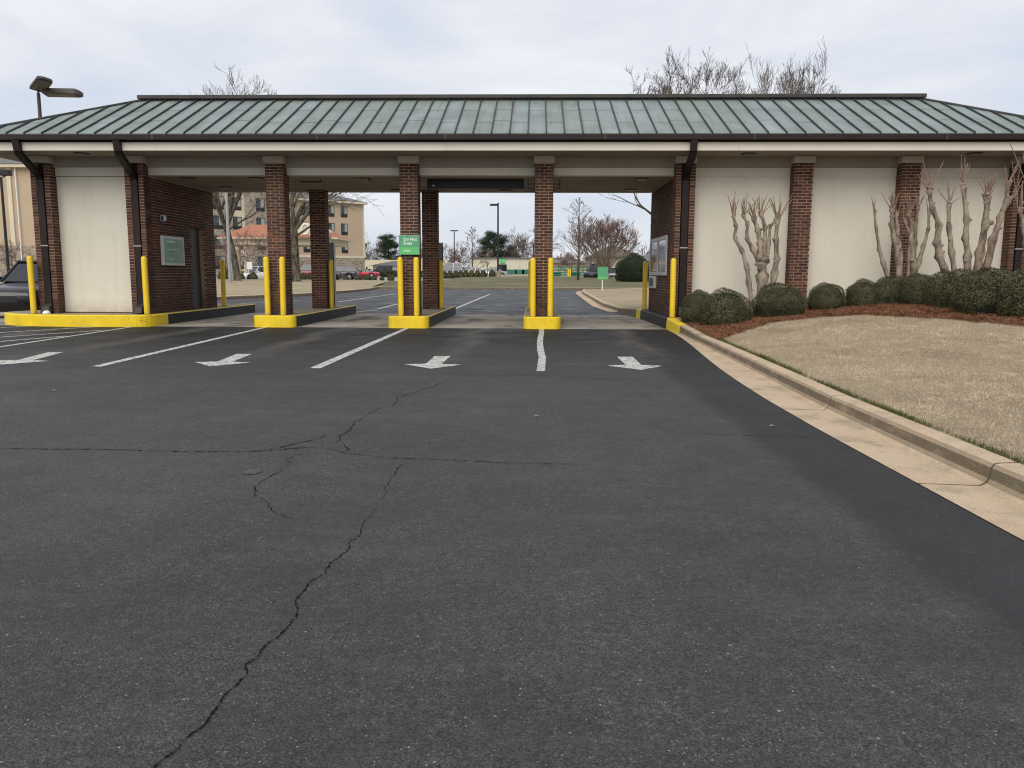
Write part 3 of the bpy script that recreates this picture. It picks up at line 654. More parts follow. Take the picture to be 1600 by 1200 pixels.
def downspout(xc, xg_):
    m = MB().use("gutter"); h = .072
    path = [(xg_, 17.62, 4.08), (xg_, 17.66, 3.86), (xg_+(xc-xg_)*.1, 17.72, 3.80), (xc, 18.50, 3.46), (xc, 18.58, 3.36), (xc, 18.59, .52)]
    for (a, b) in zip(path[:-1], path[1:]):
        d = Vector(b)-Vector(a); up = Vector((0, 1, 0)) if abs(d.normalized().z) > .7 else Vector((0, 0, 1)); s_ = Vector((1, 0, 0))*h; t_ = d.normalized().cross(Vector((1, 0, 0))).normalized()*.05
        a, b = Vector(a)-d*.02, Vector(b)+d*.02 
        m.hexa([a-s_-t_, a+s_-t_, a+s_+t_, a-s_+t_, b-s_-t_, b+s_-t_, b+s_+t_, b-s_+t_])
    o = m.build("downspout", bld)
    s2 = MB().use("metal").bbox(xc-.09, xc+.09, 18.525, 18.60, 1.83, 1.86, .004); s2.build("strap", o)
    b2 = MB().use("copper_dark"); b2.hexa([(xc-.09, 18.36, .30), (xc+.09, 18.36, .30), (xc+.09, 18.6, .33), (xc-.09, 18.6, .33), (xc-.08, 18.40, .43), (xc+.08, 18.40, .43), (xc+.08, 18.62, .54), (xc-.08, 18.62, .54)]); b2.build("outlet_boot", o)
for xc, xg_ in ((-11.44, -11.33), (-9.24, -9.11), (3.36, 3.34), (10.86, 10.9)): pier(xc); downspout(xc, xg_)
# walls
def part(name, key, *box, parent=bld, **k):
    m = MB().use(key).box(*box); return m.build(name, parent, **k)
part("stucco_panel", "stucco", -11.225, -9.455, 18.82, 18.9, .2, 3.44)
part("stucco_panel", "stucco", 3.575, 5.768, 18.82, 18.9, -.1, 3.45); part("stucco_panel", "stucco", 6.192, 8.148, 18.82, 18.9, -.1, 3.45); part("stucco_panel", "stucco", 8.572, 10.645, 18.82, 18.9, -.1, 3.45)
part("wall_base", "brick", -11.2, -9.48, 18.808, 18.83, .2, .30)
m = MB().use("mortar")
m.box(-11.64, -9.25, 18.901, 22.5, 0, 3.47); m.box(-9.25, -9.03, 18.91, 20.9, 0, 3.475); m.box(-9.25, -9.03, 21.8, 22.5, 0, 3.475); m.box(-9.25, -9.03, 20.9, 21.8, 2.43, 3.475)
lw = m.build("brick_wall", bld)
b = MB().use("brick"); bricks(b, (-9.03, 18.55), (0, 1), (1, 0), 3.95, IZ, 3.47, holes=((2.35, 3.25, 0, 2.43),)); b.build("brick_facing", lw)["kind"] = "stuff"
m = MB().use("door").bbox(-9.20, -9.15, 20.93, 21.77, IZ, 2.40, .006); d_ = m.build("door", bld); MB().use("metal").tube([(-9.12, 21.0, 1.25), (-9.08, 21.0, 1.25), (-9.08, 21.12, 1.25)], .012, 8).build("handle", d_)
m = MB().use("silver").bbox(-9.02, -8.93, 19.27, 19.42, 2.46, 2.60, .012); m.use("glass").box(-8.985, -8.935, 19.255, 19.271, 2.48, 2.58); m.build("wall_light", bld)
m = MB().use("mortar").box(3.16, 11.05, 18.901, 22.5, -.1, 3.47); rw = m.build("brick_wall", bld)
b = MB().use("brick"); bricks(b, (3.16, 22.5), (0, -1), (-1, 0), 3.95, IZ, 3.47, holes=((.1, 2.9, 1.25, 2.15),)); b.build("brick_facing", rw)["kind"] = "stuff"
# teller window on the right wall
Y0, Y1, Z0, Z1 = 19.55, 22.35, 1.22, 2.18
m = MB().use("silver"); t = .09
for bx in ((Y0, Y1, Z0, Z0+t), (Y0, Y1, Z1-t, Z1), (Y0, Y0+t, Z0+t, Z1-t), (Y1-t, Y1, Z0+t, Z1-t), (20.9, 21.02, Z0+t, Z1-t)): m.bbox(3.125, 3.17, *bx, .005)
wf = m.build("window_frame", bld); MB().use("glass").box(3.145, 3.155, Y0+t, 20.9, Z0+t, Z1-t).build("pane", wf); MB().use("glass").box(3.145, 3.155, 21.02, Y1-t, Z0+t, Z1-t).build("pane", wf)
m = MB().use("silver").bbox(3.08, 3.16, 21.15, 22.05, .88, 1.20, .01); m.use("black").box(3.072, 3.081, 21.3, 21.9, .94, 1.14); m.build("deposit_drawer", bld)
# beams, boards, soffits, capitals
segs = [(-9.02, -6.2), (-5.775, -3.12), (-2.695, -.04), (.386, 3.14)]
for a, b in segs:
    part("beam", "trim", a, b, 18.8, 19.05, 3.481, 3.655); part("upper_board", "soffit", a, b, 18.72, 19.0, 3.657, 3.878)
for a, b in ((-11.22, -9.46), (3.58, 5.765), (6.195, 8.145), (8.575, 10.64)):
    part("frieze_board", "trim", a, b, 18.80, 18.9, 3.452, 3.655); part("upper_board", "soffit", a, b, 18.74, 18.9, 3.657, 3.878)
for xc in (-11.44, -9.24, -5.987, -2.907, .173, 3.36, 5.98, 8.36, 10.86):
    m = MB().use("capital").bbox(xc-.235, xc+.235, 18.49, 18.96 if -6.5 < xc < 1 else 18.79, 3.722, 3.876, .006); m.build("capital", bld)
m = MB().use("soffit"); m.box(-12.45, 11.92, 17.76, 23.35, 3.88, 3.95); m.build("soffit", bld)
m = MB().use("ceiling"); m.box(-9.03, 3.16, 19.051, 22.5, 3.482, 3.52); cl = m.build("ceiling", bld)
m = MB().use("trim").box(-9.02, 3.15, 22.507, 22.6, 3.46, 3.88); m.build("rear_beam", bld)
for xx in (-9.01, 3.13): part("ceiling_trim", "soffit", xx, xx+.01, 19.051, 22.49, 3.455, 3.481)
for (a, b_, nm) in ((17.70, 17.76, "fascia_board"), (23.35, 23.41, "fascia_board")):
    xs_ = [-12.46, -8.3, -1.95, 4.3, 11.93]
    for p, q in zip(xs_[:-1], xs_[1:]): part(nm, "trim", p+.0015, q-.0015, a, b_, 3.872, 4.045)
part("fascia_board", "trim", -12.51, -12.45, 17.70, 23.41, 3.872, 4.045); part("fascia_board", "trim", 11.92, 11.98, 17.70, 23.41, 3.872, 4.045)
for x, y, z in ((2.47, 19.4, 3.48), (2.5, 21.84, 3.48), (-.84, 22.0, 3.48), (-8.3, 19.3, 3.48), (-6.67, 19.35, 3.48), (-8.2, 21.4, 3.48), (-4.12, 19.45, 3.48), (-3.79, 22.0, 3.48), (-10.2, 18.15, 3.88), (4.64, 18.2, 3.88), (9.5, 18.15, 3.88)):
    m = MB().use("copper_dark").lathe((x, y, z-.022), [(.15, 0), (.165, .008), (.165, .022)], 20); o = m.build("ceiling_light", bld); MB().use("lens").lathe((x, y, z-.026), [(.13, 0), (.13, .004)], 20).build("lens", o)
m = MB().use("ceiling").bbox(-4.35, -4.0, 19.3, 19.75, 3.40, 3.478, .01); m.build("ceiling_box", bld)
m = MB().use("black").tube([(-5.7, 19.6, 3.42), (-5.2, 19.6, 3.42)], .015, 6).tube([(-5.2, 19.6, 3.42), (-5.2, 19.6, 3.48)], .015, 6); m.build("conduit", bld)
m = MB().use("black").bbox(-2.62, -.30, 19.55, 19.75, 3.27, 3.475, .012); o = m.build("lane_display", bld); MB().use("silver").box(-2.50, -2.44, 19.54, 19.551, 3.31, 3.345).build("label_plate", o)
m = MB().use("black")
for x0, x1 in ((-.20, -.04), (.39, .55)):
    for zz in (3.24, 3.34): m.tube([(x0, 19.3, 3.46), (x0, 19.3, zz), (x1, 19.3, zz), (x1, 19.3, 3.46)], .011, 6)
m.build("cable_bracket", bld)
# gutter
m = MB().use("gutter")
for y0, y1 in ((17.56, 17.70), (23.41, 23.55)): m.box(-12.65, 12.1, y0, y1, 4.085, 4.188)
m.box(-12.65, -12.52, 17.7, 23.41, 4.085, 4.188); m.box(11.99, 12.1, 17.7, 23.41, 4.085, 4.188); g = m.build("gutter", bld)
m = MB().use("channel"); m.box(-12.5, 11.97, 17.72, 17.78, 4.046, 4.2); m.build("gutter_gap_shade", bld)  # near-black strip added as painted shade between gutter and fascia
for x in (-8.3, -4.72, -1.95, 1.45, 4.6, 8.6): MB().use("copper_dark").box(x-.02, x+.02, 17.552, 17.562, 4.08, 4.192).build("gutter_joint", g)
# roof: a hipped mansard of copper pans and standing seams
EY, RY, EZ, SL = 17.58, 20.3, 4.20, .46; XL, XR = -9.78, 9.25; run = RY-EY; TZ = EZ+SL*run; BYr = 20.7
x0e, x1e, BYe = XL-run, XR+run, BYr+run
m = MB().use("copper_dark"); d = -.03
corners = [(x0e, EY, EZ+d), (x1e, EY, EZ+d), (x1e, BYe, EZ+d), (x0e, BYe, EZ+d)]; top = [(XL, RY, TZ+d), (XR, RY, TZ+d), (XR, BYr, TZ+d), (XL, BYr, TZ+d)]
m.poly(corners+top, [(0, 1, 5, 4), (1, 2, 6, 5), (2, 3, 7, 6), (3, 0, 4, 7), (4, 5, 6, 7), (3, 2, 1, 0)]); roof = m.build("roof", bld)
def ylim(x): return min(RY, EY+(x-x0e)) if x < XL else (RY if x <= XR else EY+(x1e-x))
SP = .39; k0 = int((x0e+9.16)/SP)-1; sxs = [-9.16+SP*k for k in range(k0, 70) if x0e+.1 < -9.16+SP*k < x1e-.1]
edges_ = [x0e+.02]+sxs+[x1e-.02]
nrmv = Vector((0, -SL, 1)).normalized()
def rp(x, y, off=0): return (x+0, y+nrmv.y*off, EZ+SL*(y-EY)+nrmv.z*off)
for k, (a, b) in enumerate(zip(edges_[:-1], edges_[1:])):
    ja, jb = ylim(a), ylim(b); cuts = [EY+run*(.30 if k % 2 else .66)]
    if k % 5 == 0: cuts = [EY+run*.36, EY+run*.68]
    levels = [EY]+cuts+[99]; m = MB().use("copper"); g = .004
    for q in range(len(levels)-1):
        y0, y1 = levels[q], levels[q+1]; ya, yb = min(y1, ja), min(y1, jb); za, zb = min(y0, ja), min(y0, jb)
        if ya-za < .02 and yb-zb < .02: continue
        o1, o2 = .010, .002   # each sheet laps over the one below
        P_ = [rp(a+g, za, o1), rp(b-g, zb, o1), rp(b-g, yb+.03, o2), rp(a+g, ya+.03, o2)]; Q_ = [rp(a+g, za, -.02), rp(b-g, zb, -.02), rp(b-g, yb+.03, -.02), rp(a+g, ya+.03, -.02)]
        m.hexa(Q_+P_)
    if m.f: m.build("roof_panel", roof)
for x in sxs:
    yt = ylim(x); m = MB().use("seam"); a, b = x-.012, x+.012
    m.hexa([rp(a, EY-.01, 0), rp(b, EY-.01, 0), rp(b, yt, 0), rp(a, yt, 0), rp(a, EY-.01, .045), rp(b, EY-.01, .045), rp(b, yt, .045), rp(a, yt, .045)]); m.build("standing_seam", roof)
m = MB().use("copper_dark")
for cx, dx in ((XL, -1), (XR, 1)):
    for ry, ey in ((RY, EY), (BYr, BYe)):
        ex = cx+dx*run; MB().use("copper_dark").tube([(cx, ry, TZ+.02), (ex, ey, EZ+.02)], .03, 6).build("hip_cap", roof)
m = MB().use("copper")       # side and rear slopes: sheet and joined seams
for (c1, c2, t1, t2) in ((corners[3], corners[0], top[3], top[0]), (corners[1], corners[2], top[1], top[2]), (corners[2], corners[3], top[2], top[3])):
    m.face([(p[0], p[1], p[2]+.04) for p in (c1, c2, t2, t1)])
m.build("rear_roof_sheet", roof, fixn=False)
m = MB().use("copper_dark")
a = [(XL-.05, RY-.04, TZ-.06), (XR+.05, RY-.04, TZ-.06), (XR+.05, BYr+.04, TZ-.06), (XL-.05, BYr+.04, TZ-.06)]
m.box(XL-.02, XR+.02, RY-.02, BYr+.02, TZ-.08, TZ+.03); m.bbox(XL-.1, XR+.1, RY-.09, BYr+.09, TZ+.032, TZ+.125, .012)
m.build("ridge_cap", roof)

# kiosks behind the rear columns
for x, lab in ((-5.98, "pale drive-up teller unit beside the rear brick column of the island nearest the utility room"), (-2.87, "pale drive-up teller unit behind the column with the green sign")):
    k_ = tag(empty("teller_unit", (x, 22.9, IZ)), lab, "teller unit")
    m = MB().use(plain("unit_panel", (.40, .43, .36), .5)).bbox(x-.2, x+.22, 22.8, 23.1, IZ+.002, 2.1, .015); m.build("cabinet", k_); MB().use("black").box(x+.222, x+.24, 22.79, 22.83, IZ+.05, 2.12).build("door_panel", k_)
# bollards -------------------------------------------------------------
bol_front = [(-11.70, 18.36, "yellow bollard beside the dark sedan on the rounded island"), (-9.02, 18.36, "yellow bollard in front of the wide cream wall panel's right-hand downspout"), (-6.19, 18.37, "yellow bollard on the first narrow island, farther from the green sign"), (-5.83, 18.37, "yellow bollard on the first narrow island, nearer to the green sign"),
  (-3.09, 18.36, "yellow bollard under the left edge of the Do Not Enter sign"), (-2.73, 18.36, "yellow bollard under the right edge of the Do Not Enter sign"), (-.06, 18.36, "yellow bollard left of the column at the white wavy lane line"), (.34, 18.36, "yellow bollard right of the column at the white wavy lane line"), (3.12, 18.36, "yellow bollard at the near end of the teller window wall")]
bol_back = [(-8.93, 22.75, "shaded yellow bollard at the far end of the brick wall with the dark door"), (-5.705, 22.3, "shaded yellow bollard between rear column and pale teller unit near the hotel view"), (-2.63, 22.3, "shaded yellow bollard beside the rear column behind the green sign"), (-.14, 22.3, "shaded yellow bollard half hidden behind the bollards of the wavy line island"), (3.07, 22.7, "shaded yellow bollard at the far end of the teller window wall")]
bz = IZ+.001; proto = None
for x, y, lab in bol_front+bol_back:
    if proto is None:
        proto = MB().use("bollard").lathe((0, 0, 0), [(.066, 0), (.064, .02), (.064, 1.27), (.061, 1.295), (.052, 1.315), (.036, 1.33), (.015, 1.337), (.001, 1.338)], 24).build("bollard", smooth=True, local=True); o = proto
    else: o = link("bollard", proto.data)
    o.location = (x, y, bz+(0 if x < 3 else -.0)); o.rotation_euler = (R(random.uniform(-.5, .5)), R(random.uniform(-.4, .4)), random.random()*3); tag(o, lab, "bollard", "yellow bollards guarding the drive-through")
m = MB().use("white").lathe((-11.38, 18.33, IZ), [(.09, 0), (.085, .03), (.06, .065), (.02, .08), (.001, .082)], 16); tag(m.build("pipe_cap", smooth=True), "small white domed cap on the island beside a bollard", "pipe cap")

# signs ------------------------------------------------------------------
def text(s, size, loc, rot, key, parent, name="lettering", ext=.001, spacing=1):
    cu = bpy.data.curves.new(name, "FONT"); cu.body = s; cu.size = size; cu.extrude = ext; cu.space_character = spacing; cu.offset = size*.022
    o = bpy.data.objects.new(name, cu); sc.collection.objects.link(o); bpy.context.view_layer.update()
    dg = bpy.context.evaluated_depsgraph_get(); me = bpy.data.meshes.new_from_object(o.evaluated_get(dg)); bpy.data.objects.remove(o)
    me.materials.clear(); me.materials.append(A[key]); q = link(name, me, parent=parent); q.location = Vector(loc)-wpos(parent); q.rotation_euler = rot; return q
sg = tag(empty("entry_sign", (-2.905, 18.5, 1.66)), "square green Do Not Enter sign on a brick column above two bollards", "sign")
MB().use("metal").bbox(-3.14, -2.665, 18.475, 18.535, 1.662, 2.115, .006).build("backing", sg)
MB().use("sgreen").box(-3.125, -2.68, 18.466, 18.474, 1.84, 2.10).build("upper_field", sg); MB().use("sgreen2").box(-3.125, -2.68, 18.466, 18.474, 1.672, 1.838).build("lower_field", sg)
rx = (R(90), 0, 0)
text("Do Not", .095, (-3.03, 18.464, 1.985), rx, "letters", sg); text("Enter", .095, (-3.03, 18.464, 1.895), rx, "letters", sg); text("please", .062, (-3.03, 18.464, 1.74), rx, "letters", sg)
sg = tag(empty("notice_board", (-8.97, 19.8, 1.4)), "framed green notice with pale print on the shaded brick wall", "sign")
MB().use("silver").bbox(-9.02, -8.955, 19.2, 20.38, 1.41, 2.12, .008).build("frame", sg); MB().use("dgreen").box(-8.957, -8.95, 19.27, 20.31, 1.47, 2.06).build("panel", sg)
for k, (yy, zz, ww) in enumerate(((19.40, 1.97, .42), (19.40, 1.89, .72), (19.40, 1.79, .66), (19.40, 1.74, .5), (19.45, 1.65, .25), (19.45, 1.56, .28))): MB().use("letters" if k in (0, 2, 5) else "lens").box(-8.949, -8.947, yy, yy+ww, zz, zz+(.03 if k < 2 else .014)).build("print_line", sg)
p = at(941, 452, 46); zz = lawn2_z(p.x, 46); sg = tag(empty("lawn_sign", (p.x, 46, zz)), "small square green sign on a thin white post in the tan lawn", "sign")
MB().use("white").box(p.x-.03, p.x+.03, 45.97, 46.03, zz-.1, zz+.7).build("post", sg); t_ = at(942, 417, 46).z
m = MB().use("sgreen").bbox(p.x-.28, p.x+.31, 45.93, 45.965, zz+.62, t_, .01); m.use("sgreen2").box(p.x-.27, p.x+.30, 45.922, 45.93, zz+.63, zz+.77); m.build("panel", sg)

# ------------------------------------------------------------------ grass, straw, grit
def scatter_blades(n, seedfn, hmin, hmax, wd, lean, zf):
    X, Y, S = seedfn(n); n = len(X); Z = np.array([zf(a, b) for a, b in zip(X, Y)])
    th = rng.uniform(0, 2*np.pi, n); ln = rng.uniform(.1, lean, n); h = rng.uniform(hmin, hmax, n)*S
    tip = np.stack([X+np.cos(th)*ln*h*1.2, Y+np.sin(th)*ln*h*1.2, Z+h*np.sqrt(np.maximum(.05, 1-(ln*.8)**2))], 1)
    ph = rng.uniform(0, np.pi, n); w_ = wd*S*rng.uniform(.6, 1.3, n)
    dx, dy = np.cos(ph)*w_/2, np.sin(ph)*w_/2
    return np.stack([np.stack([X-dx, Y-dy, Z-.004], 1), np.stack([X+dx, Y+dy, Z-.004], 1), tip], 1)
XFv = lambda Y: np.interp(Y, [a for a, b in XF], [b for a, b in XF])
MEv = np.vectorize(mulch_edge)
def lawn_seed(n):
    # denser near the camera
    Y = 3.2+13.5*rng.random(n)**1.5; X = XFv(Y)+.19+rng.random(n)**.9*np.minimum(9.5, 1.0+Y*.75)
    cl = .5+.5*np.sin(X*9+3*np.sin(Y*5))*np.sin(Y*8+2*np.sin(X*7)); k = (Y < MEv(X)+rng.normal(0, .12, n)) & (X < .68*Y+1.3) & (rng.random(n) < .45+.75*cl); X, Y = X[k], Y[k]; return X, Y, (.6+Y*.055)*(.7+.5*cl[k])
P = scatter_blades(480000, lawn_seed, .012, .032, .0032, 1.25, lawn_z)
tag(link("dormant_grass", fastmesh("dormant_grass", P, ["blades"])), "dry straw coloured dormant lawn grass sloping up from the kerb", "grass", kind="stuff")
def edge_seed(n):
    Y = 2.8+13*rng.random(n)**1.3; X = XFv(Y)+.17+np.abs(rng.normal(0, .035, n))+.0
    k = rng.random(n) < (.55+.45*np.sin(Y*3.1)*np.sin(Y*1.3)); return X[k], Y[k], .8+Y[k]*.03
P = scatter_blades(16000, edge_seed, .02, .045, .005, .9, lawn_z)
tag(link("edge_grass", fastmesh("edge_grass", P, ["blades_green"])), "darker green grass growing along the back edge of the kerb", "grass", kind="stuff")
def straw_seed(n):
    X = 2.9+rng.random(n)*9; e_ = MEv(X); Y = e_-.25+rng.random(n)**1.4*(18.8-e_); k = (X > XFv(Y)+.15) & (Y > e_+rng.normal(0, .09, n)) & (X < .7*Y+1.5); return X[k], Y[k], np.ones(k.sum())
X, Y, S = straw_seed(150000); n = len(X); Z = np.array([lawn_z(a, b) for a, b in zip(X, Y)])+rng.uniform(.0, .05, n); th = rng.uniform(0, 2*np.pi, n); l = rng.uniform(.05, .13, n)
d = np.stack([np.cos(th)*l/2, np.sin(th)*l/2, rng.normal(0, .022, n)], 1); w_ = np.stack([-np.sin(th), np.cos(th), np.full(n, .5)], 1)*.006; c = np.stack([X, Y, Z], 1)
tag(link("pine_straw", fastmesh("pine_straw", np.stack([c-d, c+w_, c+d], 1), ["needles"])), "red brown pine straw mulch under the clipped shrubs", "mulch", kind="stuff")
n = 2600; Y = 1.7+10*rng.random(n)**1.6; X = rng.uniform(-1, 1, n)*(.7*Y+.3); k = X < 2.2; X, Y = X[k], Y[k]; n = len(X)
r_ = rng.uniform(.0015, .0035, n)*(1+.10*Y); c = np.stack([X, Y, np.full(n, .001)], 1); T = []
ang = rng.uniform(0, 6.28, n)
base = [c+np.stack([np.cos(ang+a)*r_, np.sin(ang+a)*r_, 0*r_], 1) for a in (0, 1.6, 3.1, 4.7)]; tp = c+np.stack([0*r_, 0*r_, r_*.9], 1)
P = np.concatenate([np.stack([base[i], base[(i+1) % 4], tp], 1) for i in range(4)])
A["grit"] = blade("grit", [(.12, .11, .10), (.30, .27, .24), (.07, .065, .06), (.22, .20, .18)])
tag(link("grit", fastmesh("grit", P, ["grit"])), "scattered loose grit lying on the dark asphalt", "grit", kind="stuff")
# small litter
def leaf_litter(px, lab):
    p = onground(*px, lambda a, b: .0); s = .03
    m = MB().use("shoot"); m.poly([(p.x-s, p.y, .006), (p.x, p.y-s*.6, .014), (p.x+s, p.y+.004, .008), (p.x, p.y+s*.6, .02)], [(0, 1, 3), (1, 2, 3)]); tag(m.build("fallen_leaf", fixn=False), lab, "leaf")
leaf_litter((1206, 667), "tiny dry leaf on asphalt near the kerb gutter"); leaf_litter((83, 612), "tiny dry leaf on asphalt near the far lane arrow"); leaf_litter((838, 652), "tiny dry leaf on asphalt beyond the long cracks")
q = onground(394, 738, lambda a, b: 0); m = MB().use(plain("scuff", (.062, .060, .058), .8, .5, 40)); m.face([(q.x+.055*math.cos(t), q.y+.065*math.sin(t), .004) for t in [6.2832*k/18 for k in range(18)]]); struct(m.build("pavement_patch", fixn=False))

# ------------------------------------------------------------------ clipped shrubs
def shrub_mesh(name, mats, n=9000, leaf=.020, flat_=.9, seed=0):
    r = np.random.default_rng(seed); v = r.normal(size=(n, 3)); v /= np.linalg.norm(v, axis=1)[:, None]; low = r.random(n) < .38; v[:, 2] = np.abs(v[:, 2]); hh = np.linalg.norm(v[:, :2], axis=1)+1e-6; v[low, 0] /= hh[low]; v[low, 1] /= hh[low]; v[low, 2] = -r.random(low.sum())*.50; v[low, :2] *= (1+v[low, 2]*.22)[:, None]
    p = np.sign(v)*np.abs(v)**.8; p /= np.maximum(1e-6, np.linalg.norm(v, axis=1))[:, None]
    bump = 1+.05*np.sin(v[:, 0]*7+seed)*np.sin(v[:, 1]*6)+.04*np.sin(v[:, 2]*9+seed*2)
    rad = bump*(1-np.abs(r.normal(0, .055, n))); c = v*rad[:, None]*.5; c[:, :2] *= (1+.05*np.sin(np.arctan2(v[:, 1], v[:, 0])*3+seed))[:, None]; c[:, 2] = np.maximum(c[:, 2]*(1+.05*np.sin(v[:, 0]*4+seed)), -.24)
    c[:, 2] = c[:, 2]*1.0+.25
    nn = v/np.linalg.norm(v, axis=1)[:, None]+r.normal(size=(n, 3))*.38; a = np.cross(nn, r.normal(size=(n, 3))); a /= np.linalg.norm(a, axis=1)[:, None]; b = np.cross(nn, a); b /= np.linalg.norm(b, axis=1)[:, None]
    s = leaf*r.uniform(.6, 1.4, n)[:, None]
    P = np.stack([c-b*s*.45, c+a*s, c+b*s*.45, c-a*s*.6], 1); mi = (r.random(n) < .28).astype(int)
    return fastmesh(name, P, mats, 4, mi)
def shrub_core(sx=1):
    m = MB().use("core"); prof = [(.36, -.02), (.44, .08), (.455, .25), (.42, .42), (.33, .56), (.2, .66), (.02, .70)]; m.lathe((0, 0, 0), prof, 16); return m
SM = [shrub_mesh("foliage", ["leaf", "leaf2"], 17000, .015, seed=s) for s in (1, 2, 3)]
core_me = None
def shrub(loc, wx, h, lab, grp, cat="shrub", k=0, mesh=None, core=True, rz=None):
    global core_me
    root = empty("clipped_shrub", loc, rz if rz is not None else random.random()*6); tag(root, lab, cat, grp); root.scale = (1, 1, 1)
    o = link("foliage", mesh or SM[k % 3], parent=root); o.scale = (wx, wx*.95, h/.76)
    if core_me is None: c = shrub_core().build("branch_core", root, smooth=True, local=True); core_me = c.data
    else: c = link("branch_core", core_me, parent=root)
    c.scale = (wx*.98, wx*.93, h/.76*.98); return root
grp = "clipped round shrubs along the cream wall"
rows = [(1092, 57, 452, 17.4, "low clipped shrub wedged behind the first round shrub beside the downspout"), (1134, 88, 451, 16.4, "round clipped shrub nearest the kerb and the yellow kerb end"), (1220, 86, 443, 16.9, "round clipped shrub under the many-stemmed tree by the first cream panel"),
 (1293, 64, 441, 17.4, "round clipped shrub right of the brick column, after the gap in the row"), (1350, 58, 436, 17.3, "clipped shrub in front of the second cream panel, smaller than its neighbours"), (1392, 64, 431, 17.2, "clipped shrub below the second brick column's pollarded stems"), (1436, 72, 426, 16.8, "clipped shrub just past the second brick column in the row"),
 (1478, 80, 424, 16.4, "clipped shrub below the two lowest bent stems of the last small tree"), (1512, 92, 421, 15.6, "clipped shrub with bronze tinge beside the largest full one"), (1553, 112, 417, 14.6, "largest fully visible clipped shrub near the end of the row"), (1622, 120, 413, 13.9, "clipped shrub cut off by the picture edge at the row's end")]
for k, (px, wpx, ty, Y, lab) in enumerate(rows):
    top_ = at(px, ty, Y); z0 = lawn_z(top_.x, Y)-.03; shrub((top_.x, Y, z0), wpx/F*Y*.95, (top_.z-z0)*1.0, lab, grp, k=k)

# ------------------------------------------------------------------ pollarded crape myrtles
def myrtle(px_stems, Y, lab, base_px, seed, rscale=1.1):
    random.seed(seed); bp = at(base_px, 470, Y); z0 = lawn_z(bp.x, Y); root = tag(empty("pollarded_tree", (bp.x, Y, z0)), lab, "tree", "pollarded crape myrtles by the cream wall")
    t = MB().use("bark_m"); s = MB().use("shoot")
    for q, (pts, r0, r1, nshoots, slen) in enumerate(px_stems):
        yo = random.uniform(-.18, .18); P_ = []
        for i, (x, y) in enumerate(pts): P_.append(at(x, y, Y+yo*i/len(pts)))
        if pts[0][1] > 440: P_[0].z = z0-.02
        # refine with knuckles
        Q, Rr = [], []; tot = len(P_)-1
        for i in range(tot):
            for f in (0, .25, .5, .75):
                u = (i+f)/tot; jit = Vector((random.uniform(-.008, .008), random.uniform(-.012, .012), 0)); Q.append(P_[i].lerp(P_[i+1], f)+jit)
                rr = r0+(r1-r0)*u; kn = 1.5 if (f == 0 and i > 0) else 1+random.uniform(-.08, .12); Rr.append(rr*kn*rscale)
        Q.append(P_[-1]); Rr.append(r1*1.7*rscale); Q.append(P_[-1]+Vector((0, 0, .035))); Rr.append(r1*1.2*rscale); Q.append(P_[-1]+Vector((0, 0, .06))); Rr.append(r1*.3)
        t.tube(Q, Rr, 9)
        for _ in range(3):       # knobs of old cuts
            i = random.randrange(2, len(Q)-3); d = Vector((random.choice((-1, 1)), random.uniform(-1, .2), .3)).normalized(); t.tube([Q[i], Q[i]+d*Rr[i]*1.35, Q[i]+d*Rr[i]*1.6], [Rr[i]*.6, Rr[i]*.5, Rr[i]*.2], 6)
        for _ in range(4):
            d = Vector((random.uniform(-1, 1), random.uniform(-1, .4), random.uniform(.2, 1))).normalized(); p0 = P_[-1]+Vector((0, 0, .02)); t.tube([p0, p0+d*r1*2.0, p0+d*r1*2.6], [r1*.9, r1*.8, r1*.2], 6)
        for _ in range(int(nshoots*1.6)):
            a = random.gauss(0, .33); d = Vector((math.sin(a), random.uniform(-.35, .35), math.cos(a))).normalized(); L_ = slen*random.uniform(.55, 1.15); p0 = P_[-1]+Vector((random.uniform(-.03, .03), random.uniform(-.03, .03), random.uniform(-.02, .04)))
            bend = Vector((random.uniform(-.03, .03), 0, .02)); s.tube([p0, p0+d*L_*.5+bend, p0+d*L_+bend*2.2], [.0115, .0095, .006], 5)
    t.build("trunk", root, smooth=True); s.build("shoots", root)["kind"] = "stuff"
myrtle([([(1178, 468), (1170, 440), (1166, 415), (1160, 392), (1148, 372), (1150, 352), (1146, 338)], .045, .026, 5, .42), ([(1193, 462), (1190, 420), (1186, 410), (1177, 390), (1167, 373), (1168, 350), (1162, 338)], .05, .026, 5, .42), ([(1192, 430), (1187, 405), (1188, 380), (1184, 360), (1178, 343)], .07, .032, 6, .40), ([(1192, 462), (1191, 430), (1190, 412)], .10, .085, 0, .1),
  ([(1194, 412), (1194, 382), (1196, 355), (1189, 335)], .045, .03, 7, .36), ([(1198, 412), (1201, 380), (1204, 352), (1213, 345)], .035, .024, 3, .3), ([(1205, 468), (1210, 425), (1214, 405), (1212, 375), (1215, 345)], .06, .035, 8, .5)], 17.75, "pollarded multi-stem tree in front of the cream panel nearest the downspout", 1193, 4)
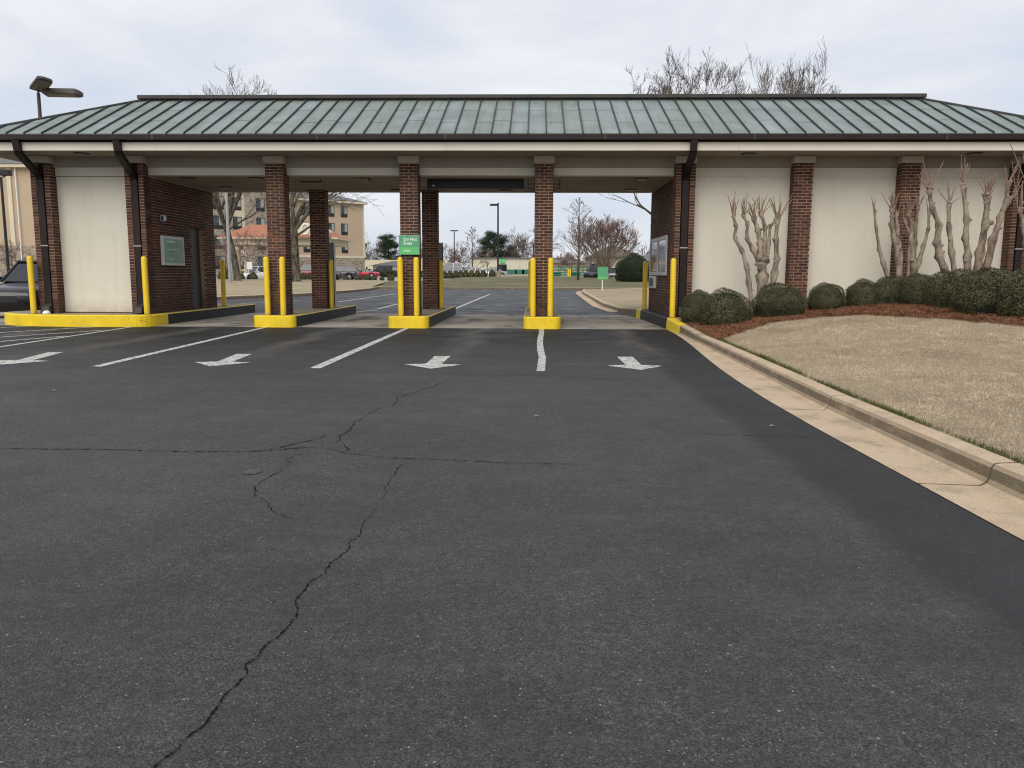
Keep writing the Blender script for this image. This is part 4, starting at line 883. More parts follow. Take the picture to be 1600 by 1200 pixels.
myrtle([([(1390, 440), (1380, 410), (1374, 390), (1369, 355), (1367, 332)], .04, .018, 3, .25), ([(1405, 445), (1405, 400), (1398, 375), (1393, 350), (1394, 328)], .06, .034, 7, .38), ([(1410, 445), (1406, 395), (1402, 360), (1400, 335)], .045, .03, 4, .35), ([(1425, 445), (1428, 408), (1424, 375), (1426, 350), (1420, 335)], .05, .03, 5, .4), ([(1420, 445), (1420, 400), (1423, 370), (1414, 345)], .035, .022, 3, .35),
  ([(1424, 440), (1436, 408), (1443, 385), (1450, 358), (1452, 334)], .045, .02, 2, .3), ([(1428, 410), (1430, 380), (1431, 350), (1434, 326)], .035, .024, 4, .35)], 17.6, "pollarded tree whose stems cross in front of the second brick column", 1410, 9)
myrtle([([(1480, 432), (1468, 400), (1464, 380), (1468, 352), (1456, 325), (1452, 298)], .07, .036, 6, .5), ([(1492, 432), (1487, 395), (1483, 355), (1483, 320)], .05, .03, 6, .38), ([(1512, 436), (1512, 400), (1509, 372), (1510, 345), (1506, 292)], .065, .034, 6, .55), ([(1524, 436), (1532, 395), (1540, 350), (1543, 308)], .075, .045, 11, .5), ([(1538, 432), (1551, 375), (1563, 340), (1572, 315), (1576, 287)], .065, .03, 4, .5), ([(1563, 340), (1572, 318), (1586, 303)], .045, .03, 3, .6)],
  17.1, "tallest pollarded tree with fat stems before the cream panel by the last pier", 1510, 14)
myrtle([([(1606, 420), (1604, 380), (1598, 345), (1594, 330)], .05, .03, 4, .5), ([(1612, 420), (1614, 360), (1606, 300)], .05, .03, 5, .9)], 16.5, "pollarded tree cut off by the picture edge beside the last downspout", 1608, 17)

# ------------------------------------------------------------------ bare trees
def grow(m, tw, p, d, L_, r, depth, spread, wander=.12, up=.08, minr=.01, n=6, ratio=.72, kids=(2, 3)):
    steps = 4 if depth > 1 else 3; pts, rs = [p.copy()], [r]; q = p.copy(); dd = d.copy()
    for s in range(steps):
        dd = (dd+Vector((random.gauss(0, wander), random.gauss(0, wander), random.gauss(0, wander*.6)+up))).normalized(); q = q+dd*L_/steps; pts.append(q.copy()); rs.append(max(minr, r*(1-.42*(s+1)/steps)))
    (m if r > .05 else tw).tube(pts, rs, n if r > .05 else (4 if r > .025 else 3), cap=False)
    if depth <= 0: return
    for _ in range(random.randint(*kids)):
        a = random.uniform(spread*.5, spread*1.2); ax = dd.orthogonal().normalized(); ax.rotate(Matrix.Rotation(random.uniform(0, 6.283), 3, dd)); nd = dd.copy(); nd.rotate(Matrix.Rotation(a, 3, ax))
        k = random.choice((2, 3, steps, steps)) if depth > 1 else random.randint(1, steps); k = min(k, steps)
        grow(m, tw, pts[k], nd, L_*ratio*random.uniform(.75, 1.15), rs[k]*random.uniform(.55, .8), depth-1, spread, wander, up, minr, n, ratio, kids)
def fit(m, tw, p, H):
    k = H/(max(v[2] for v in m.v+tw.v)-p.z)
    for b in (m, tw): b.v = [(p.x+(x-p.x)*k, p.y+(y-p.y)*k, p.z+(z-p.z)*k if z > p.z else z) for x, y, z in b.v]
def leader_tree(loc, H, r, seed, lab, spread=.42, n=60, twig="twig", start=.18, up=.45, tw_r=.02):
    random.seed(seed); root = tag(empty("bare_tree", loc), lab, "tree"); m = MB().use(twig); tw = MB().use(twig); p = Vector(loc)
    m.tube([p+Vector((0, 0, -.1)), p+Vector((.05, 0, H*.4)), p+Vector((0, 0, H*.75)), p+Vector((.05, 0, H))], [r, r*.75, r*.4, r*.12], 7)
    for k in range(n):
        f = start+(1-start)*(k/n)**.9; a = k*2.4+random.uniform(-.4, .4); L_ = H*spread*(1-f)**.65*random.uniform(.6, 1.1)+.2; d = Vector((math.cos(a), math.sin(a), up+f*.5)).normalized()
        grow(m, tw, p+Vector((0, 0, H*f)), d, L_*.62, r*.3*(1.1-f), 2, .5, .12, .05, tw_r, 4, .6, (2, 4))
    fit(m, tw, p, H); m.build("trunk", root, smooth=True); tw.build("crown", root, fixn=False); return root
def bare_tree(loc, H, r, depth, seed, lab, name="bare_tree", trunk_f=.32, spread=.6, bark="bark", twig="twig", grp=None, minr=.012, kids=(2, 4), up=.05, lean=(0, 0), ratio=.72, limbs=None):
    random.seed(seed); root = tag(empty(name, loc), lab, "tree", grp); m = MB().use(bark); tw = MB().use(twig)
    p = Vector(loc); pts = [p+Vector((0, 0, -.1)), p+Vector((0, 0, .15)), p+Vector((lean[0]*.3, lean[1], H*trunk_f*.5)), p+Vector((lean[0], lean[1], H*trunk_f))]; m.tube(pts, [r*1.7, r*1.15, r, r*.86], 10, cap=False)
    tops = pts[-1]; L_ = H*(1-trunk_f)*.40
    for k in range(limbs or 3):
        a = 6.283*k/(limbs or 3)+random.uniform(-.4, .4); s_ = random.uniform(.25, .75)*spread/.6; d = Vector((math.cos(a)*s_, math.sin(a)*s_, 1)).normalized(); grow(m, tw, tops, d, L_*random.uniform(.85, 1.2), r*random.uniform(.5, .72), depth, spread, .12, up, minr, 8, ratio, kids)
    for k in range(2):
        a = random.uniform(0, 6.28); hh = random.uniform(.7, .95); q = pts[2].lerp(pts[3], hh); grow(m, tw, q, Vector((math.cos(a), math.sin(a)*.5, .4)).normalized(), L_*.8, r*.3, depth-1, spread, .14, .03, minr, 6, ratio, kids)
    fit(m, tw, p, H); m.build("trunk", root, smooth=True); tw.build("crown", root, fixn=False); return root
def gz(x, y): return med_z(x, y) if y < 66 else zr(y)
Y = 62; p = at(371, 438, Y); bare_tree((p.x, Y, med_z(p.x, Y)), 16.1, .33, 7, 5, "tall bare oak with a thick trunk in front of the orange canopy roof", lean=(-.9, 0), spread=.55, minr=.013, kids=(2, 3), limbs=6, ratio=.76, up=.05)
Y = 60; p = at(462, 438, Y); bare_tree((p.x, Y, med_z(p.x, Y)), 11.0, .30, 5, 23, "bare mossy-barked tree standing just right of the first brick column", spread=.75, minr=.012, kids=(2, 3), up=-.0, limbs=4, ratio=.74)
Y = 38; p = at(1046, 440, Y); bare_tree((p.x, Y, .4), 11.2, .2, 7, 31, "bare grey tree rising behind the roof, shorter of the two by the ridge", spread=.50, kids=(2, 3), limbs=5, up=.07, minr=.007)
Y = 40; p = at(1178, 440, Y); bare_tree((p.x, Y, .5), 12.2, .24, 7, 42, "widest bare tree rising behind the roof beyond the brick columns", spread=.43, kids=(2, 3), limbs=6, up=.10, minr=.0075)
Y = 76; p = at(903, 437, Y); leader_tree((p.x, Y, verge_z(p.x, Y)), 7.7, .13, 8, "slender bare tree standing beside the big rounded crape myrtle", .50, 46, start=.2, up=.5, tw_r=.012)
Y = 140; p = at(738, 430, Y); leader_tree((p.x, Y, zr(Y)), 8.6, .12, 12, "bare narrow tree beyond the parked cars, left of the pine", .42, 50, up=.25, tw_r=.02)
Y = 96; p = at(762, 437, Y); bare_tree((p.x, Y, verge_z(p.x, Y)), 3.4, .06, 4, 18, "small pale-trunked bare tree in front of the parked cars", spread=.7, twig="twig_r", kids=(2, 4), minr=.01, bark="bark_m", trunk_f=.4)
for k, (px, Y, H, sd, lab) in enumerate(((700, 150, 6.5, 61, "reddish bare scrub tree by the rear column behind the green sign"), (722, 155, 5.5, 62, "reddish bare scrub tree beyond the blue car"), (822, 170, 11, 63, "bare grey tree right of the pine, behind the cream building"), (835, 165, 9, 64, "bare grey tree nearest the brick column by the wavy line"), (578, 180, 9.5, 65, "bare tree peeping past the hotel corner"), (660, 180, 8, 66, "bare tree in the gap beside the green sign column"), (806, 168, 8, 67, "low bare tree touching the pine's flank"), (893, 120, 4.5, 68, "russet-leaved low bare tree before the grey roofed house"), (355, 92, 5, 69, "low reddish bare tree under the hotel canopy"), (395, 90, 6, 70, "dense reddish bare tree under the hotel canopy beside the oak"), (30, 80, 4.2, 71, "bare bush-like tree before the tan wing, above the dark sedan"))):
    p = at(px, 430, Y); bare_tree((p.x, Y, zr(Y)+.1), H, .10, 4, sd, lab, spread=.75, twig="twig_r" if k in (0, 1, 7, 8, 9, 10) else "twig", kids=(3, 4), minr=.02 if Y > 100 else .012, trunk_f=.18, bark="twig", limbs=4)
# big vase-shaped crape myrtle
random.seed(77); Y = 86; p = at(943, 432, Y); z0 = verge_z(p.x, 80); root = tag(empty("crape_myrtle", (p.x, Y, z0)), "big vase-shaped crape myrtle with a dense reddish dome of twigs", "tree"); m = MB().use("bark_m"); tw = MB().use("twig_r")
for k in range(64):
    a = 2.4*k; s_ = math.sqrt((k+.5)/64); q = Vector((p.x+math.cos(a)*.35*s_, Y+math.sin(a)*.3, z0)); top_ = Vector((p.x+math.cos(a)*4.0*s_, Y+math.sin(a)*3.6*s_, z0+2.3+3.3*math.sqrt(max(0, 1-(s_*.97)**2)))); mid = q.lerp(top_, .5)+Vector((-math.cos(a)*.75*s_, 0, .35))
    m.tube([q, q.lerp(mid, .55)+Vector((-math.cos(a)*.12, 0, .1)), mid, top_], [.06, .045, .035, .022], 5, cap=False)
    for _ in range(6):
        st = mid.lerp(top_, random.uniform(.2, 1)); d = (top_-q).normalized()*1.2+Vector((random.gauss(0, .35), random.gauss(0, .35), .25)); grow(m, tw, st, d.normalized(), random.uniform(.55, .85), .022, 2, .5, .12, .05, .014, 4, .75, (2, 4))
m.build("trunk", root); tw.build("crown", root, fixn=False)

# pines ---------------------------------------------------------------------
def pine(px, Y, top_y, wpx, seed, lab, lift=.12):
    random.seed(seed); r = np.random.default_rng(seed); b = at(px, 431, Y); z0 = zr(Y); H = at(px, top_y, Y).z-z0; W = wpx/F*Y/2
    root = tag(empty("pine_tree", (b.x, Y, z0)), lab, "tree"); m = MB().use("bark").tube([(b.x, Y, z0-.1), (b.x+.1, Y, z0+H*.5), (b.x, Y, z0+H*.95)], [.28, .2, .05], 8); C = []
    for k in range(70):
        f = lift+(1-lift)*random.random()**.85; a = random.uniform(0, 6.28); prof = math.sin(min(1, (1-f)*1.15+.12)*math.pi*.56)**.8; L_ = W*prof*random.uniform(.55, 1.05); s = Vector((b.x, Y, z0+H*f*.93)); e_ = s+Vector((math.cos(a)*L_, math.sin(a)*L_, L_*random.uniform(.05, .45)))
        if e_.z > z0+H: e_.z = z0+H
        m.tube([s, e_], [.06, .025], 5, cap=False)
        for _ in range(3): C.append(s.lerp(e_, random.uniform(.5, 1.02))+Vector((0, 0, random.uniform(-.1, .3))))
    m.build("trunk", root); C = np.array([tuple(c) for c in C]); n = 70; c = np.repeat(C, n, 0)+r.normal(0, .38, (len(C)*n, 3))*np.array([1.15, 1.15, .65]); N_ = len(c)
    a = r.normal(size=(N_, 3)); a[:, 2] = np.abs(a[:, 2])*.8; a /= np.linalg.norm(a, axis=1)[:, None]; bb = np.cross(a, r.normal(size=(N_, 3))); bb /= np.linalg.norm(bb, axis=1)[:, None]
    me = fastmesh("crown", np.stack([c-bb*.05, c+a*.30, c+bb*.05], 1)-np.array([b.x, Y, z0]), ["pine"]); link("crown", me, parent=root)
pine(771, 165, 362, 62, 3, "broad green pine behind the dark lamp post, beyond the parked cars")
pine(607, 185, 366, 52, 6, "dense green pine between the hotel and the green sign", .1)
pine(800, 190, 385, 30, 9, "smaller dark pine leaning against the broad pine's right flank")

# far hedges and the dark dome ---------------------------------------------------
A["leaf3"] = blade("dark_leaf", [(.010, .018, .007), (.022, .035, .012), (.04, .055, .02)], .5); DM = shrub_mesh("foliage", ["leaf3", "leaf3"], 16000, .016, seed=21)
FM = shrub_mesh("foliage", ["leaf", "leaf2"], 1500, .06, seed=9)
def far_shrub(px, by, wpx, Y, h, lab, grp, zf=None):
    b = at(px, by, Y); return shrub((b.x, Y, (zf(b.x, Y) if zf else zr(Y)+.05)), wpx/F*Y, h, lab, grp, mesh=FM)
gl = "round hedge shrubs in front of the parked cars"
names = ["below the red car's front wheel", "below the red car's door", "below the red car's rear wheel", "just past the red car's tail", "smallest, between two of the hedge", "beside the green sign's bollard"]
for k, (px, wd, hh) in enumerate(((541, 10, .5), (560, 12, .52), (573, 14, .62), (584, 10, .5), (597, 8, .42), (611, 12, .62))):
    far_shrub(px-(20 if k > 5 else 0), 441, wd, 85, hh, "far clipped round shrub "+names[k], gl, lambda x, y: zr(y)+.1)
near = ["directly behind the rear bollard by the green sign", "second after that rear bollard, below the blue car", "below the blue car's tail", "below the gap after the blue car", "below the white car's front", "below the white car's door", "below the white car's rear", "left of the small pale trunk", "right of the small pale trunk"]
for k, px in enumerate((694, 703, 712, 720, 728, 737, 746, 755, 769)):
    far_shrub(px, 437, 11, 99, .95, "dark green hedge shrub "+near[k], gl, lambda x, y: verge_z(x, 97)-.1)
for k, (px, wd, Y, hh, lab) in enumerate(((346, 12, 78, 1.0, "low dark shrub at the canopy post, beside the brick wall end"), (354, 16, 80, 1.3, "light green round shrub in front of the canopy column"), (378, 10, 78, .8, "small shrub right of the oak trunk"), (396, 14, 80, .9, "shrub hiding the parked car's wheel left of the first brick column"), (473, 12, 72, .9, "shrub right of the mossy tree trunk"), (486, 14, 74, .9, "shrub under the dark red vehicle"), (500, 14, 74, .8, "shrub hidden partly by the rear column of the first island"))):
    far_shrub(px, 437, wd, Y, hh, lab, "low shrubs before the hotel")
b_ = at(989, 437, 72); shrub((b_.x, 72, verge_z(b_.x, 72)), 56/F*72, 2.45, "large dark green dome-shaped shrub beside the teller window wall", None, mesh=DM)
m = None
for k, (x0, x1, Y) in enumerate(((-24, -17.5, 124), (-32, -27, 126))):
    r = np.random.default_rng(k); n = 5000; c = np.stack([r.uniform(x0, x1, n), r.uniform(Y-.5, Y+.5, n), zr(Y)+r.random(n)*1.0], 1); a = r.normal(size=(n, 3))*.1; b = r.normal(size=(n, 3))*.05
    root = tag(empty("hedge", ((x0+x1)/2, Y, zr(Y))), ("long clipped hedge behind the red convertible", "long clipped hedge by the hotel's stone base")[k], "hedge")
    link("foliage", fastmesh("foliage", np.stack([c-b, c+a, c+b], 1)-np.array([(x0+x1)/2, Y, zr(Y)]), ["leaf"]), parent=root)
# a thin far wood closing the horizon
random.seed(5); m = MB().use("twig"); 
for k in range(150):
    Y = random.uniform(230, 300); x = random.uniform(-110, 110); H = random.uniform(4, 8.5)
    grow(m, m, Vector((x, Y, .8)), Vector((random.gauss(0, .1), 0, 1)).normalized(), H*.5, .12, 3, .5, .1, .05, .045, 3, .7, (3, 4))
tag(m.build("far_wood", fixn=False), "thin grey bare wood on the far horizon", "wood", kind="stuff")

# ------------------------------------------------------------------ lamp posts
def post(name, x, Y, z0, z1, r0, r1, lab, cat="lamp post", key="black"):
    root = tag(empty(name, (x, Y, z0)), lab, cat); MB().use(key).tube([(x, Y, z0-.05), (x, Y, z1)], [r0, r1], 10).build("pole", root, smooth=False); return root
def shoebox(m, c, d, L_, w_, h):
    c = Vector(c); d = Vector(d).normalized(); s_ = Vector((-d.y, d.x, 0)).normalized()*w_/2; u = d.cross(s_).normalized()*h/2
    if u.z < 0: u = -u
    a, b = c, c+d*L_; b2 = c+d*(L_*.9)
    m.hexa([a-s_-u, a+s_-u, b-s_*-.6-u*.2, b-s_*.6-u*.2, a-s_+u, a+s_+u, b+s_*.6+u, b-s_*.6+u])
Y = 100; p = at(778, 437, Y); t_ = at(778, 317, Y).z; z0 = verge_z(p.x, 97); rt_ = post("lamp_post", p.x, Y, z0, t_, .12, .1, "tall dark lamp post with one short arm rising through the pine")
MB().use("black").bbox(p.x-1.0, p.x-.05, Y-.2, Y+.2, t_-.35, t_-.12, .03).build("lamp_head", rt_); MB().use("walk").lathe((p.x, Y, z0-.1), [(.36, 0), (.36, .75), (.3, .78)], 14).build("footing", rt_)
Y = 150; p = at(710, 425, Y); t_ = at(710, 360, Y).z; rt_ = post("lamp_post", p.x, Y, zr(Y), t_, .12, .09, "distant lamp post with two opposed heads beyond the cars"); m = MB().use("black"); m.bbox(p.x-.7, p.x-.05, Y-.2, Y+.2, t_-.15, t_+.05, .03); m.bbox(p.x+.05, p.x+.7, Y-.2, Y+.2, t_-.15, t_+.05, .03); m.build("lamp_head", rt_)
Y = 120; p = at(833, 430, Y); t_ = at(832, 380, Y).z; post("pole", p.x, Y, zr(Y), t_, .1, .1, "thin dark pole beside the column with the wavy line", "pole")
Y = 56; p = at(360, 448, Y); t_ = at(358, 292, Y).z+3; post("flag_pole", p.x, Y, med_z(p.x, Y), t_, .12, .09, "plain grey pole beside the thick oak trunk", "pole", "metal")
Y = 39; p = at(13, 420, Y); t_ = at(9, 278, Y).z; rt_ = post("flood_light_post", p.x, Y, zr(Y), t_, .075, .06, "black post with twin floodlights in front of the tan wing")
m = MB().use("black"); m.tube([(p.x-.25, Y, t_+.45), (p.x-.25, Y, t_+.15), (p.x, Y, t_), (p.x+.25, Y, t_+.1), (p.x+.3, Y, t_+.3)], .03, 6); m.bbox(p.x+.02, p.x+.5, Y-.15, Y+.15, t_+.1, t_+.38, .02); m.bbox(p.x-.6, p.x-.15, Y-.15, Y+.15, t_+.12, t_+.40, .02); m.build("lamp_head", rt_)
Y = 30; t0 = at(60, 146, Y); p = t0; rt_ = post("area_light", p.x, Y, 0, p.z, .085, .06, "grey-brown light pole with two angled heads rising above the roof", key="bronze"); zt = p.z
MB().use("bronze").tube([(p.x, Y, zt-.02), (p.x, Y, zt+.14)], .035, 8).build("neck", rt_)
def head(o, d, up_, L_, w_, h, name):
    o, d, up_ = Vector(o), Vector(d).normalized(), Vector(up_).normalized(); s_ = d.cross(up_).normalized()*w_/2; u = s_.cross(d).normalized()*h/2
    if u.z < 0: u = -u
    m = MB().use("bronze"); st = [(0, .8), (.03, 1), (.86, 1), (.96, .7), (1, .45)]; rows_ = []
    for f, k in st: c = o+d*L_*f; rows_.append([c-s_*k-u*.7, c+s_*k-u*.7, c+s_*k+u*k, c-s_*k+u*k])
    i0 = len(m.v)
    for r_ in rows_: m.v += [tuple(q) for q in r_]
    for k in range(len(st)-1):
        for j in range(4): a = k*4+j; b = k*4+(j+1) % 4; m.f.append((a, b, b+4, a+4)); m.mi.append(0)
    m.f += [(3, 2, 1, 0), tuple(range(16, 20))]; m.mi += [0, 0]; hd = m.build("lamp_head", rt_)
    l = MB().use("lens"); a, b = o+d*L_*.1-u*.78, o+d*L_*.84-u*.78; l.face([a-s_*.82, a+s_*.82, b+s_*.82, b-s_*.82]); l.build("lens", hd)
head((p.x-.05, Y, zt+.12), (.72, -.66, .20), (-.25, .5, 1), 1.18, .50, .12, "a"); head((p.x+.18, Y+.1, zt+.04), (1, .05, -.01), (0, .15, 1), 1.36, .42, .22, "b")

# ------------------------------------------------------------------ hotel
P0 = Vector((-28.6, 134, 0)); HD = Vector((-18.4, -16, 0)).normalized(); HN = Vector((HD.y, -HD.x, 0)).normalized()
if HN.y > 0: HN = -HN
hz = .9; hot = tag(empty("hotel", (P0.x, P0.y, 0)), "four storey tan hotel with dark windows, stone facing and grey roof", "building")
def hs(px):      # distance along the facade of a spot in the photograph
    r = FW+RT*((px-800)/F)+UP*(160/F); k = r.x/r.y; return (P0.x-k*P0.y)/(k*HD.y-HD.x)
def wallseg(s0, s1, z0, z1, key, name="wall", out_=0.0, thick=1.0, parent=hot):
    a, b = P0+HD*s0+HN*out_, P0+HD*s1+HN*out_; n_ = -HN*thick; m = MB().use(key); m.hexa([(a.x, a.y, z0), (b.x, b.y, z0), (b.x+n_.x, b.y+n_.y, z0), (a.x+n_.x, a.y+n_.y, z0), (a.x, a.y, z1), (b.x, b.y, z1), (b.x+n_.x, b.y+n_.y, z1), (a.x+n_.x, a.y+n_.y, z1)]); return m.build(name, parent)
HT = 12.7; sA, sB, sC, sD = hs(463), hs(386), hs(366), hs(300)
wallseg(0, sA, hz-.5, HT, "hotel", thick=14); wallseg(sA, sB, hz-.5, 14.5, "stone", out_=.5, thick=14); wallseg(sB, sC, hz-.5, 14.5, "hotel_cream", out_=.2, thick=14); wallseg(sC, sD+8, hz-.5, 14.5, "stone", out_=.5, thick=14)
wallseg(-.02, sA, hz, 3.7, "stone", "stone_base", out_=.12, thick=1); wallseg(-.05, sA, 3.7, 4.05, "hotel_cream", "band", out_=.16, thick=1); wallseg(-.12, .15, 3.7, HT, "hotel_cream", "corner_trim", out_=.05, thick=.4)
def hwindow(s, zt, w_=1.15, h=1.85, out_=0.0):
    f = wallseg(s-w_/2, s+w_/2, zt-h, zt, "hframe", "window", out_+.05, .1)
    wallseg(s-w_/2+.08, s+w_/2-.08, zt-h+.5, zt-.08, "hpane", "pane", out_+.07, .05, f); wallseg(s-w_/2+.1, s-.03, zt-h+.55, zt-.12, "curtain", "curtain", out_+.085, .03, f); wallseg(s-w_/2+.06, s+w_/2-.06, zt-h+.05, zt-h+.45, "hgrille", "grille", out_+.07, .05, f)
for px in (540, 520, 481): 
    for zt in (12.1, 9.25, 6.35, 3.3): hwindow(hs(px), zt)
for px, o_ in ((409, .5), (374, .2), (344, .5), (441, .5)):
    for zt in (12.35, 9.5, 6.6, 3.7): hwindow(hs(px), zt, 1.35 if px != 344 else 1.6, 1.9, o_)
m = MB().use("roof_grey"); a, b = P0-HD*.6+HN*.6, P0+HD*(sA-.2)+HN*.6; n_ = -HN*15.2; c_, d2 = b+n_, a+n_; r1, r2 = P0+HD*7-HN*7+Vector((0, 0, 0)), P0+HD*(sA)-HN*7; zt = HT+.1; rz_ = 15.2
m.poly([(a.x, a.y, zt), (b.x, b.y, zt), (c_.x, c_.y, zt), (d2.x, d2.y, zt), (r1.x, r1.y, rz_), (r2.x, r2.y, rz_)], [(0, 1, 5, 4), (1, 2, 5), (2, 3, 4, 5), (3, 0, 4), (3, 2, 1, 0)]); m.build("roof", hot)
m = MB().use("hotel_cream"); m.hexa([(a.x, a.y, zt-.3), (b.x, b.y, zt-.3), (c_.x, c_.y, zt-.3), (d2.x, d2.y, zt-.3), (a.x, a.y, zt-.02), (b.x, b.y, zt-.02), (c_.x, c_.y, zt-.02), (d2.x, d2.y, zt-.02)]); m.build("eave", hot)
wallseg(7, 9.5, 14, 15.4, "hotel", "chimney", out_=-3, thick=3)
wallseg(9.2, 9.5, 6.5, 7, "black", "wall_lamp", out_=.3, thick=.3)
# near wing
wz0, Yw = zr(90), 92; x1w = at(64, 400, Yw).x; x0w = at(-140, 400, Yw).x; zt = at(20, 262, Yw).z; zb = at(20, 384, Yw).z; xc = at(16, 300, Yw).x
m = MB().use("hotel").box(x0w, x1w, Yw, Yw+18, wz0-.5, zt); m.build("wall", hot); m = MB().use("stone").box(x0w-.01, x1w+.1, Yw-.12, Yw+1, wz0-.4, zb); m.build("stone_base", hot)
MB().use("hotel_cream").box(xc-.25, xc+.25, Yw-.15, Yw, zb, zt).build("corner_trim", hot); MB().use("white").tube([(xc+.9, Yw-.25, wz0), (xc+.9, Yw-.25, zt)], .07, 6).build("downpipe", hot)
m = MB().use("hotel_cream").box(x0w-.6, x1w+.6, Yw-.7, Yw+18.6, zt, zt+.35); m.build("eave", hot); m = MB().use("roof_grey"); m.poly([(x0w-.7, Yw-.8, zt+.36), (x1w+.7, Yw-.8, zt+.36), (x1w+.7, Yw+19, zt+.36), (x0w-.7, Yw+19, zt+.36), (x0w+8, Yw+9, zt+2.6), (x1w-8, Yw+9, zt+2.6)], [(0, 1, 5, 4), (1, 2, 5), (2, 3, 4, 5), (3, 0, 4), (3, 2, 1, 0)]); m.build("roof", hot)
# arrival canopy
Yc = 98; can = tag(empty("arrival_canopy", (at(440, 430, Yc).x, Yc, zr(Yc))), "hotel arrival canopy with an orange tiled hip roof and round columns", "canopy")
xa, xb = at(341, 370, Yc).x, at(528, 372, Yc).x; ze = at(400, 371, Yc).z; zr_ = at(400, 352, Yc).z+.3
m = MB().use("roof_red"); xs0, xs1 = xa+2.6, xb-3.2
m.poly([(xa, Yc-.3, ze), (xb, Yc-.3, ze), (xb, Yc+9, ze), (xa, Yc+9, ze), (xs0, Yc+4, zr_), (xs1, Yc+4, zr_)], [(0, 1, 5, 4), (1, 2, 5), (2, 3, 4, 5), (3, 0, 4), (3, 2, 1, 0)]); rf = m.build("roof", can)
MB().use("hotel_cream").box(xa-.05, xb+.05, Yc-.35, Yc+9.05, ze-.18, ze-.002).build("eave", can); MB().use("hotel_cream").box(xa+.8, xb-.9, Yc+.2, Yc+8.5, ze-.85, ze-.18).build("beam", can)
for px in (359, 372, 498, 508):
    q = at(px, 400, Yc+.8); yy = Yc+(.8 if px in (359, 498) else 6.5); q = at(px, 400, yy); c = MB().use("hotel_cream").lathe((q.x, yy, zr(Yc)+1.0), [(.42, 0), (.36, .1), (.36, 2.6), (.31, ze-.85-zr(Yc)-1.15), (.42, ze-.85-zr(Yc)-1.0)], 16).build("column", can, smooth=False); MB().use("stone").bbox(q.x-.55, q.x+.55, yy-.55, yy+.55, zr(Yc)-.1, zr(Yc)+1.0, .03).build("pedestal", c)
m = MB().use("hotel_cream"); xg0, xg1 = at(448, 371, Yc-.5).x, at(512, 371, Yc-.5).x; zg = at(482, 348, Yc).z; pts_ = [(xg0, ze)]+[(xg0+(xg1-xg0)*t, ze+.7+(zg-ze-.7)*math.sin(math.pi*t)**.7) for t in [k/12 for k in range(13)]]+[(xg1, ze)]
n = len(pts_); m.poly([(x, Yc-.5, z) for x, z in pts_]+[(x, Yc+2, z) for x, z in pts_], [tuple(range(n)), tuple(range(2*n-1, n-1, -1))]+[(k, (k+1) % n, n+(k+1) % n, n+k) for k in range(n)]); gb = m.build("gable", can)
q = at(477, 358, Yc-.6); m = MB().use("white"); ring = [(q.x+.42*math.cos(t), Yc-.55, q.z+.6*math.sin(t)) for t in [6.2832*k/20 for k in range(21)]]; m.tube(ring, .1, 6); m.build("oval_ring", gb)
MB().use("roof_red").box(xg0-.4, xg1+.4, Yc-.75, Yc-.5, ze-.05, ze+.25).build("gable_tiles", gb)
# small notice by the oak
q = at(390, 415, 75); sg = tag(empty("white_notice", (q.x, 75, zr(75))), "small white notice on a post right of the oak trunk", "sign"); MB().use("white").box(q.x-.25, q.x+.25, 74.97, 75.0, q.z-.35, q.z+.35).build("panel", sg); MB().use("black").box(q.x-.03, q.x+.03, 75.001, 75.05, zr(75), q.z+.3).build("post", sg)

# ------------------------------------------------------------------ low buildings in the distance
def hiphouse(x0, x1, Y, D, z0, zw, zrf, lab, wall="hotel_cream", roof_="roof_grey", wins=(), over=.6):
    h = tag(empty("house", ((x0+x1)/2, Y, z0)), lab, "building"); MB().use(wall).box(x0, x1, Y, Y+D, z0-.3, zw).build("wall", h)
    a, b, c, d = x0-over, x1+over, Y-over, Y+D+over; s_ = min((b-a)/2*.9, D/2); m = MB().use(roof_); m.poly([(a, c, zw), (b, c, zw), (b, d, zw), (a, d, zw), (a+s_, Y+D/2, zrf), (b-s_, Y+D/2, zrf)], [(0, 1, 5, 4), (1, 2, 5), (2, 3, 4, 5), (3, 0, 4), (3, 2, 1, 0)]); m.build("roof", h)
    for x, z, w_, hh in wins: f = MB().use("hframe").box(x-w_/2, x+w_/2, Y-.06, Y+.02, z, z+hh).build("window", h); MB().use("hpane").box(x-w_/2+.08, x+w_/2-.08, Y-.08, Y-.061, z+.08, z+hh-.08).build("pane", f)
    return h
Y = 145; a, b = at(583, 430, Y).x, at(640, 430, Y).x; hiphouse(a, b, Y, 9, zr(Y), at(600, 415, Y).z, at(600, 407, Y).z, "low cream house with grey hip roof behind the red car", wins=((at(609, 420, Y).x, 1.4, .9, 1.3), (at(601, 420, Y).x, 1.2, 1.8, 1.5)))
Y = 165; a, b = at(571, 430, Y).x, at(700, 430, Y).x; h = tag(empty("low_building", ((a+b)/2, Y, zr(Y))), "long flat cream building behind the low hip roofed house", "building"); MB().use("hotel_cream").box(a, b, Y, Y+12, zr(Y)-.3, at(600, 406, Y).z).build("wall", h); MB().use("black").box(at(571, 415, Y).x+.1, at(574, 415, Y).x, Y-.05, Y+.01, 2.0, 2.6).build("vent", h)
Y = 150; a, b = at(735, 430, Y).x, at(872, 430, Y).x; zt = at(800, 404, Y).z; h = tag(empty("low_building", ((a+b)/2, Y, zr(Y))), "long low cream shop building with a green square sign", "building"); MB().use(plain("pale_block", (.58, .55, .43), .9)).box(a, b, Y, Y+20, zr(Y)-.3, zt).build("wall", h); MB().use("roof_grey").box(a-.2, b+.2, Y-.3, Y+20.2, zt, zt+.18).build("parapet", h)
